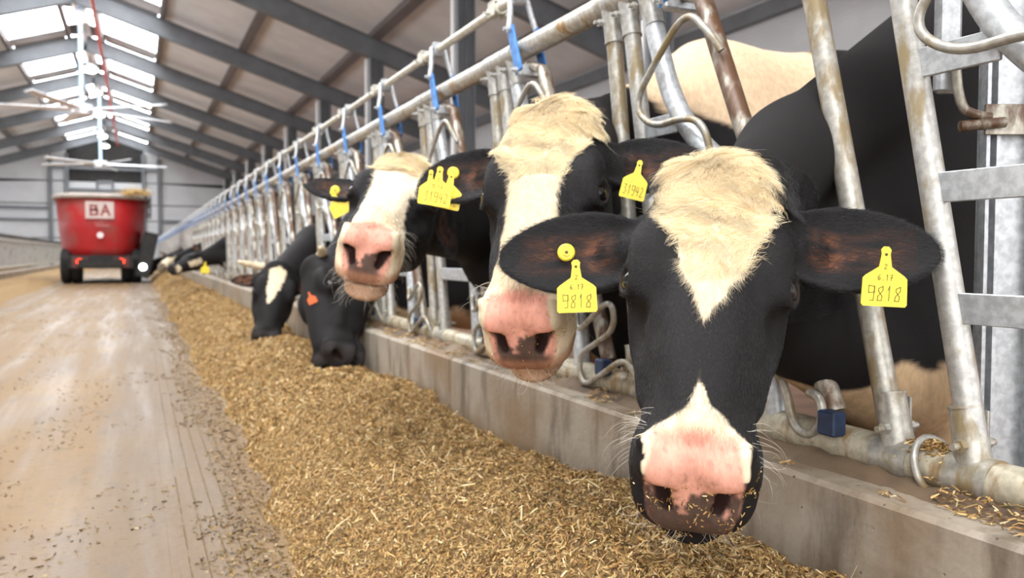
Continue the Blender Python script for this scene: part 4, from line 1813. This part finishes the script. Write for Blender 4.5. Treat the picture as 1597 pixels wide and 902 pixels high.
COWS.append(dict(id=3, h=.0062, H=.045, poll=(636, 250, 2.42), nose=(583, 342), L=.46, turn=-10, withers=(1.95, 2.85, 1.30), report=1, gap=(1.13, 2.775, .98), gap_h=.17,
                 ear_len=.17, ear_w=.062, ear_a=(-.12, -.2), ear_n=(-.15, -2.6), ear_f=.15, dirtx=1, hair=(30000, 8000), curl_to=.12, hairrad=.00035,
                 face=dict(a=[-.06, -.02, .03, .10, .15, .20, .25, .30, .36, .40, .44, .55], w=[.07, .078, .082, .080, .068, .060, .056, .056, .060, .07, .10, .12], nmin=-.075, dirtw=.044, white_muzzle=.385, pink=(1.0, .95, .95), lip=.7, col=(.80, .69, .53)),
                 bodywhite=lambda X: .62 - X[:, 2],
                 tags=[dict(px=(519, 302), sc=1.0, tilt=28, off=.015, label='yellow ear tag, tilted'),
                       dict(px=(523, 297), sc=1.0, kind='button', off=.03)],
                 label='cow with broad white blaze and pink nose turned to the alley, third from camera'))
# cows with their heads down in the feed and far along the row
NOT = dict(a=[-.06, .5], w=[-.05, -.05])
COWS.append(dict(id=4, h=.009, H=.05, poll=(476, 412, 4.1), nose=(488, 535), L=.44, root=-1, turn=55, scale=1.18, withers=(1.95, 4.4, 1.32), report=1, gap=(1.10, 4.315, .86), gap_h=.20, neck_r=.125,
                 ear_len=.17, ear_w=.05, ear_a=(-.2, -.1), ear_n=(-.5, -.6), face=NOT, bodywhite=lambda X: .45 - X[:, 2],
                 horns=[[(.07, .0, -.04), (.10, .01, -.03), (.13, .03, .0)]],
                 tags=[dict(px=(482, 458), sc=.75, mat='orange', off=.02, tilt=25, label='small orange ear tag')],
                 label='all-black cow eating with its neck stretched down into the feed, pale horn stub'))
COWS.append(dict(id=5, h=.010, H=.05, poll=(436, 410, 5.2), nose=(418, 512), L=.47, turn=-18, withers=(1.95, 5.8, 1.32), report=1, gap=(1.13, 5.855, .82), gap_h=.16, neck_r=.12, scale=1.08,
                 ear_len=.16, ear_w=.045, ear_a=(-.1, -.1), ear_n=(-.5, -.5), face=dict(a=[-.06, .03, .06, .12, .20, .30, .33], w=[-.03, -.01, .05, .045, .035, .008, -.01], c=[0, 0, 0, 0, -.01, -.02, -.02], nmin=-.08), bodywhite=lambda X: .45 - X[:, 2],
                 horns=[[(-.08, .0, -.06), (-.15, .0, -.06), (-.23, .01, -.04)]],
                 label='black cow with a white wedge on its face and pale horn, head in feed'))
COWS.append(dict(id=6, h=.014, H=.06, poll=(326, 402, 11.3), nose=(258, 428), L=.66, turn=-75, withers=(1.95, 12.3, 1.3), report=1, gap=(1.13, 12.015, .86), gap_h=.14, neck_r=.11, scale=1.0,
                 ear_len=.14, ear_w=.045, ear_a=(-.2, -.1), ear_n=(-.5, -.5), face=dict(a=[-.06, .1, .12, .3, .31, .42, .43, .55], w=[-.05, -.05, .04, .04, -.02, -.02, .05, .05], nmin=-.03), bodywhite=lambda X: .45 - X[:, 2],
                 tags=[dict(px=(320, 411), sc=2.0, off=.04)],
                 label='far black cow reaching its head out level over the feed, yellow ear tag'))
COWS.append(dict(id=7, h=.02, H=.07, poll=(248, 404, 22.5), nose=(236, 424), L=.5, turn=-40, withers=(1.95, 24.2, 1.3), report=1, gap=(1.13, 23.565, .80), gap_h=.14, neck_r=.11,
                 ear_len=.15, ear_w=.05, ear_n=(-.4, -.4), face=NOT, bodywhite=lambda X: .45 - X[:, 2], label='farthest dark cow feeding beside the red mixer wagon'))
COWS.append(dict(id=8, h=.018, H=.07, poll=(276, 398, 15.5), nose=(258, 413), L=.5, turn=-50, withers=(1.95, 17.0, 1.3), report=1, gap=(1.13, 16.635, .84), gap_h=.14, neck_r=.11,
                 ear_len=.15, ear_w=.05, ear_n=(-.4, -.4), face=dict(a=[-.06, .2, .25, .55], w=[-.03, .02, .08, .12], nmin=-.2), bodywhite=lambda X: .45 - X[:, 2], label='far cow with a pale muzzle behind the level-headed black cow'))
import time;_t=time.time()
for C in COWS:
    build_cow(C); print("time",C["id"],time.time()-_t)


# ------------------------------------------------------------------ the ridge of silage along the kerb
def vnoise(x, y, seed):
    r = np.random.RandomState(seed)
    g = r.uniform(-1, 1, (64, 64))
    xi, yi = np.floor(x).astype(int), np.floor(y).astype(int)
    fx, fy = x - xi, y - yi
    fx, fy = fx * fx * (3 - 2 * fx), fy * fy * (3 - 2 * fy)
    G = lambda i, j: g[i % 64, j % 64]
    return (G(xi, yi) * (1 - fx) + G(xi + 1, yi) * fx) * (1 - fy) + (G(xi, yi + 1) * (1 - fx) + G(xi + 1, yi + 1) * fx) * fy


def edge_x(y):
    return .37 + .05 * vnoise(y * 1.1, y * 0 + 3, 2) + .035 * vnoise(y * 3.7, y * 0 + 8, 3) + .02 * vnoise(y * 11, y * 0, 4)


def feed_z(x, y, fine=True):
    e = edge_x(y)
    t = np.clip((x - e) / .40, 0, 1)
    h = np.interp(y, [.6, 1.0, 1.5, 2.1, 2.9, 4.5], [.285, .272, .250, .215, .245, .225]) + .015 * vnoise(y * 1.3, y * 0 + 5, 7) * np.clip(y - 3, 0, 1) + .02 * vnoise(y * 4, x * 4, 9)
    prof = np.sin(t * math.pi / 2) ** .85
    back = np.clip((x - .82) / .18, 0, 1)
    z = h * prof - .035 * back * back
    # hollows under the muzzles that are eating
    n = .020 * vnoise(x * 9, y * 9, 11) + .015 * vnoise(x * 21, y * 21, 12) + .008 * vnoise(x * 47, y * 47, 13)
    if fine:
        n = n + .0035 * vnoise(x * 110, y * 110, 14)
    return z + n * np.clip(t * 6, 0, 1) - .012 * (1 - np.clip(t * 12, 0, 1))


def feed_sheet(name, x0, x1, y0, y1, dx, dy, parent):
    xs = np.linspace(x0, x1, int((x1 - x0) / dx) + 1)
    ys_ = np.linspace(y0, y1, int((y1 - y0) / dy) + 1)
    Xg, Yg = np.meshgrid(xs, ys_, indexing='ij')
    Zg = feed_z(Xg, Yg)
    P = np.stack([Xg.ravel(), Yg.ravel(), Zg.ravel()], 1)
    n1, n2 = len(xs), len(ys_)
    i, j = np.meshgrid(np.arange(n1 - 1), np.arange(n2 - 1), indexing='ij')
    a = (i * n2 + j).ravel()
    F = np.stack([a, a + n2, a + n2 + 1, a + 1], 1)
    o = np_mesh(name, P, F, M['feed'], parent)
    o['kind'] = 'stuff'
    return o


feed = tag(empty('silage_heap', (.7, 0, 0)), 'long ridge of golden-brown chopped silage piled against the right kerb', 'silage', kind='stuff')
feed.location = (0, 0, 0)
feed_sheet('heap_near', .26, .984, .15, 4.5, .0095, .0095, feed)
feed_sheet('heap_far', .26, .984, 4.5, 50, .03, .05, feed)


def feed_points(n, y0, y1, rs, power=1.0):
    y = y0 + (y1 - y0) * rs.uniform(0, 1, n) ** power
    x = edge_x(y) - .02 + (.984 - edge_x(y) + .01) * rs.uniform(0, 1, n)
    e = .006
    z = feed_z(x, y)
    gx = (feed_z(x + e, y, False) - feed_z(x - e, y, False)) / (2 * e)
    gy = (feed_z(x, y + e, False) - feed_z(x, y - e, False)) / (2 * e)
    N_ = np.stack([-gx, -gy, np.ones(n)], 1)
    N_ /= np.linalg.norm(N_, axis=1)[:, None]
    return np.stack([x, y, z + .002], 1), N_


rs = np.random.RandomState(5)
P, N_ = feed_points(120000, .55, 3.2, rs, 1.15)
n = len(P)
P[:, 2] += rs.uniform(0, .006, n)
flakes('chopped_stems', P, N_, rs.uniform(.005, .017, n) * np.where(rs.rand(n) < .06, 1.8, 1), rs.uniform(.0012, .0034, n), pal(n, rs), M['flake'], feed, 6, .9)
P, N_ = feed_points(70000, 3.2, 9.0, rs, 1.3)
n = len(P)
flakes('chopped_stems', P, N_, rs.uniform(.012, .030, n), rs.uniform(.003, .006, n), pal(n, rs), M['flake'], feed, 7, .9)
P, N_ = feed_points(30000, 9.0, 24, rs, 1.3)
n = len(P)
flakes('chopped_stems', P, N_, rs.uniform(.025, .05, n), rs.uniform(.006, .012, n), pal(n, rs), M['flake'], feed, 8, .8)
P, N_ = feed_points(260, .8, 4.0, rs)
n = len(P)
P[:, 2] += .006
flakes('long_straws', P, N_, rs.uniform(.03, .075, n), rs.uniform(.002, .0035, n), np.array([.75, .62, .34]) * rs.uniform(.7, 1.1, (n, 1)), M['flake'], feed, 9, 1.0, .1)

# loose bits spilled on the alley floor
n = 30000
y = 1.0 + 14 * rs.uniform(0, 1, n) ** 1.6
x = edge_x(y) - np.abs(rs.normal(0, 1, n)) * .13 - .01
k = rs.rand(n) < .62
x[k] = rs.uniform(-1.9, .4, k.sum())
cl = vnoise(x * 4, y * 2.2, 31) + .5 * vnoise(x * 13, y * 9, 32)
keep = (cl > .05) | ((x > edge_x(y) - .14) & (rs.rand(n) < .8))
x, y = x[keep], y[keep]
n = len(x)
P = np.stack([x, y, np.full(n, .0025)], 1)
N_ = np.tile([0, 0, 1.0], (n, 1))
sp = flakes('spilled_feed', P, N_, rs.uniform(.004, .020, n), rs.uniform(.0015, .006, n), pal(n, rs, .5), M['flake'], None, 10, .25)
tag(sp, 'loose crumbs of silage scattered over the concrete feed alley', 'silage')

# left-hand ridge of feed, low and far
xs = np.linspace(-2.99, -1.7, 40)
ysl = np.arange(4, 50, .08)
Xg, Yg = np.meshgrid(xs, ysl, indexing='ij')
t = np.clip((-1.82 + .1 * vnoise(Yg * .8, Yg * 0, 40) - Xg) / .5, 0, 1)
Zg = .10 * np.sin(t * math.pi / 2) + .025 * vnoise(Xg * 6, Yg * 6, 41) * np.clip(t * 5, 0, 1) - .01 * (t <= 0)
i, j = np.meshgrid(np.arange(39), np.arange(len(ysl) - 1), indexing='ij')
a = (i * len(ysl) + j).ravel()
lf = np_mesh('silage_heap', np.stack([Xg.ravel(), Yg.ravel(), Zg.ravel()], 1), np.stack([a, a + len(ysl), a + len(ysl) + 1, a + 1], 1), M['feed'])
tag(lf, 'low strip of golden feed along the far left kerb', 'silage', kind='stuff')

# dirt ridge and straw on top of the kerb
n1, n2 = 12, 900
xs = np.linspace(KX0 + .035, KX1, n1)
ysl = np.linspace(.3, 22, n2)
Xg, Yg = np.meshgrid(xs, ysl, indexing='ij')
t = np.clip((Xg - KX0 - .045) / .05, 0, 1)
Zg = KZ - .006 + t * (.010 + .012 * (1 + vnoise(Xg * 25, Yg * 12, 51)) * .8 + .008 * vnoise(Xg * 60, Yg * 50, 52))
i, j = np.meshgrid(np.arange(n1 - 1), np.arange(n2 - 1), indexing='ij')
a = (i * n2 + j).ravel()
kd = np_mesh('kerb_dirt', np.stack([Xg.ravel(), Yg.ravel(), Zg.ravel()], 1), np.stack([a, a + n2, a + n2 + 1, a + 1], 1), M['kerbtop'])
tag(kd, 'brown crust of dirt and trampled feed lying on the kerb under the bottom rail', 'dirt', kind='stuff')
n = 5200
y = .4 + 5 * rs.uniform(0, 1, n) ** 1.5
x = KX0 + .02 + np.abs(rs.normal(0, .035, n)) + .04 * (rs.rand(n) < .5)
z = KZ + .004 + .022 * np.clip((x - KX0 - .05) / .05, 0, 1)
keep = (x < KX1 - .02) & (vnoise(x * 20, y * 9, 61) > -.1)
P = np.stack([x, y, z], 1)[keep]
n = len(P)
st = flakes('kerb_straw', P, np.tile([0, 0, 1.0], (n, 1)), rs.uniform(.006, .02, n), rs.uniform(.0015, .003, n), pal(n, rs), M['flake'], None, 12, .4)
tag(st, 'bits of straw scattered along the top of the kerb', 'straw')
# small drifts of straw caught on the bottom rail at the near clamps
n = 900
y = rs.normal(.905, .028, n)
x = D + rs.normal(0, .012, n)
z = LZ + np.sqrt(np.maximum(.033 ** 2 - (x - D) ** 2, 0)) + rs.uniform(0, .010, n) * np.exp(-((y - .905) / .03) ** 2)
dr = flakes('straw_drift', np.stack([x, y, z], 1), np.tile([0, 0, 1.0], (n, 1)), rs.uniform(.006, .016, n), rs.uniform(.0015, .003, n), pal(n, rs, 1.1), M['flake'], None, 13, .5)
tag(dr, 'little drift of chopped straw caught on the bottom rail between the two near uprights', 'straw')

# ------------------------------------------------------------------ red mixer wagon
MY = 22.3
DM = 20.4
pc = PD(157, 395, DM)
MX = pc[0]
pxm = DM / FPX          # metres per pixel at the wagon's rear
MYr = pc[1]
ZM = lambda v: HC + (395 - v) * pxm
root = tag(empty('mixer_wagon', (MX, MYr + 2.2, 0)), 'red feed mixer wagon with cream rim, twin red tail lamps and white panel', 'wagon')


def tub_ring(z, w, l, n=48):
    """rounded-rectangle footprint"""
    out = []
    for k in range(n):
        a = 2 * math.pi * k / n
        c, s = math.cos(a), math.sin(a)
        e = 2 / 3.2
        out.append((w * abs(c) ** e * (1 if c > 0 else -1), l * abs(s) ** e * (1 if s > 0 else -1), z))
    return out


zt_, zb_ = ZM(308), ZM(403)
wt, wb_ = 68 * pxm, 57 * pxm
rings = [tub_ring(zb_, wb_, 2.05), tub_ring(zb_ + .25, wb_ + .06, 2.1), tub_ring((zt_ + zb_) / 2, (wt + wb_) / 2 + .03, 2.16), tub_ring(zt_, wt, 2.22), tub_ring(zt_, wt - .05, 2.17), tub_ring(zb_ + .15, wb_ - .08, 2.0)]
m = MB()
vs = sum(rings, [])
fs = [tuple(range(47, -1, -1)), tuple(range(5 * 48, 6 * 48))]
for r_ in range(5):
    for k in range(48):
        l = (k + 1) % 48
        fs.append((r_ * 48 + k, r_ * 48 + l, r_ * 48 + 48 + l, r_ * 48 + 48 + k))
m.add(vs, fs, True)
m.build('tub', M['mixer'], root)
m = MB()
m.tube([np.array(p) for p in tub_ring(zt_ + .03, wt + .03, 2.25)], .06, 8, closed=True)
m.build('rim', M['rim'], root)
m = MB()
m.box((0, -2.12, zb_ + .03), (1.7, .12, .08))
m.box((0, 0, zb_ - .12), (1.0, 4.6, .2))
m.box((0, -2.1, zb_ - .13), (1.45, .1, .24))
m.build('chassis', M['dark'], root)
for sx_ in (-1, 1):
    for yy in (-1.55, .4):
        m = MB()
        for ofs in ((.0, .14) if yy < 0 else (0,)):
            cx_ = sx_ * (.79 - ofs * 1.7)
            prof = [(-.11, .24), (-.12, .36), (-.08, .42), (.08, .42), (.12, .36), (.11, .24)]
            nn_ = 28
            vs = []
            for q_, (dx, rr) in enumerate(prof):
                for k in range(nn_):
                    a = 2 * math.pi * k / nn_
                    r2 = rr + (.012 if (q_ in (2, 3) and k % 2) else 0)
                    vs.append((cx_ + dx, yy + r2 * math.cos(a), .43 + r2 * math.sin(a)))
            fs = [(i * nn_ + k, i * nn_ + (k + 1) % nn_, (i + 1) * nn_ + (k + 1) % nn_, (i + 1) * nn_ + k) for i in range(5) for k in range(nn_)]
            m.add(vs, fs, True)
            m.tube([(cx_ - .09, yy, .43), (cx_ + .09, yy, .43)], .245, 20)
        wh = m.build('wheel', M['tyre'], root)
    m = MB()
    m.tube([(sx_ * 29 * pxm, -2.2, ZM(408)), (sx_ * 29 * pxm, -2.26, ZM(408))], .075, 16)
    m.build('tail_lamp', M['red_lamp'], root)
    m = MB()
    m.box((sx_ * 29 * pxm, -2.17, ZM(410)), (.36, .05, .26), bev=.01)
    m.build('lamp_bracket', simple('bracket_brown', (.10, .035, .03), .7), root)
m = MB()
m.box((.0, -2.225 + .0, ZM(328)), (40 * pxm, .02, 27 * pxm), bev=.006)
pn = m.build('sign_panel', simple('pale_sign', (.62, .50, .46), .6), root)
m = MB()
write(m, 'BA', np.array([0, -2.238, ZM(328)]), [np.array([1., 0, 0]), np.array([0, 0, 1.]), np.array([0, -1., 0])], .24, .18, .07, .05)
m.build('lettering', simple('sign_red', (.42, .10, .09), .6), pn)
m = MB()
m.box((.05, -2.225, ZM(352)), (.30, .01, .035))
m.box((-.03, -2.225, ZM(348)), (.20, .01, .02))
m.build('small_lettering', simple('faded_sign', (.50, .16, .15), .6), root)
m = MB()
m.tube([(0, -2.2, ZM(367)), (0, -2.25, ZM(367))], .075, 18)
m.build('reflector', simple('white_reflector', (.85, .7, .7), .3), root)
# discharge chute and work lamp on the right flank
m = MB()
c0 = np.array([66 * pxm, -1.7, ZM(398)])
m.box(c0, (.34, .9, 1.15), [(math.cos(.22), 0, -math.sin(.22)), (0, 1, 0), (math.sin(.22), 0, math.cos(.22))], bev=.02)
m.build('side_chute', M['dark'], root)
m = MB()
m.tube([(60 * pxm, -1.9, ZM(417)), (60 * pxm, -2.16, ZM(417))], [.05, .09], 14)
m.build('lamp_housing', M['dark'], root)
m = MB()
m.tube([(60 * pxm, -2.165, ZM(417)), (60 * pxm, -2.185, ZM(417))], .085, 16)
m.build('work_lamp', M['whitelamp'], root)
# small ladder hooked over the rim
m = MB()
for xo in (0, .22):
    m.tube(smooth_path([(wt + .0 + xo * .3, -1.6 - xo, zt_ - .5), (wt + .02 + xo * .3, -1.6 - xo, zt_ + .15), (wt - .1 + xo * .3, -1.6 - xo, zt_ + .17), (wt - .12 + xo * .3, -1.6 - xo, zt_)], 2), .02, 8)
for k in range(3):
    m.tube([(wt, -1.6, zt_ - .4 + .2 * k), (wt + .066, -1.82, zt_ - .4 + .2 * k)], .015, 6)
m.build('ladder', M['dark'], root)
m = MB()
m.box((0, 2.9, .5), (.16, 1.4, .14))
m.build('drawbar', M['dark'], root)
# straw hanging over the rim
n = 700
Ps = np.stack([MX + rs.normal(50 * pxm, .14, n), np.full(n, MYr + 2.2 - 2.2) + rs.normal(0, .05, n), ZM(303) + np.abs(rs.normal(0, .06, n)) - .0], 1)
sw = flakes('straw_wisp', Ps, np.tile([0, -.5, .8], (n, 1)), rs.uniform(.06, .16, n), rs.uniform(.008, .014, n), np.array([.62, .42, .16]) * rs.uniform(.7, 1.2, (n, 1)), M['flake'], None, 15, .8)
tag(sw, 'wisp of straw caught on the rim of the red mixer wagon', 'straw')
# grain of feed inside the tub
m = MB()
m.ball((MX, MYr + 2.2, zt_ - .35), (wt - .15, 2.0, .3), 24, 10)
tag(m.build('silage_load', M['feed']), 'silage filling the tub of the red mixer wagon', 'silage', kind='stuff')
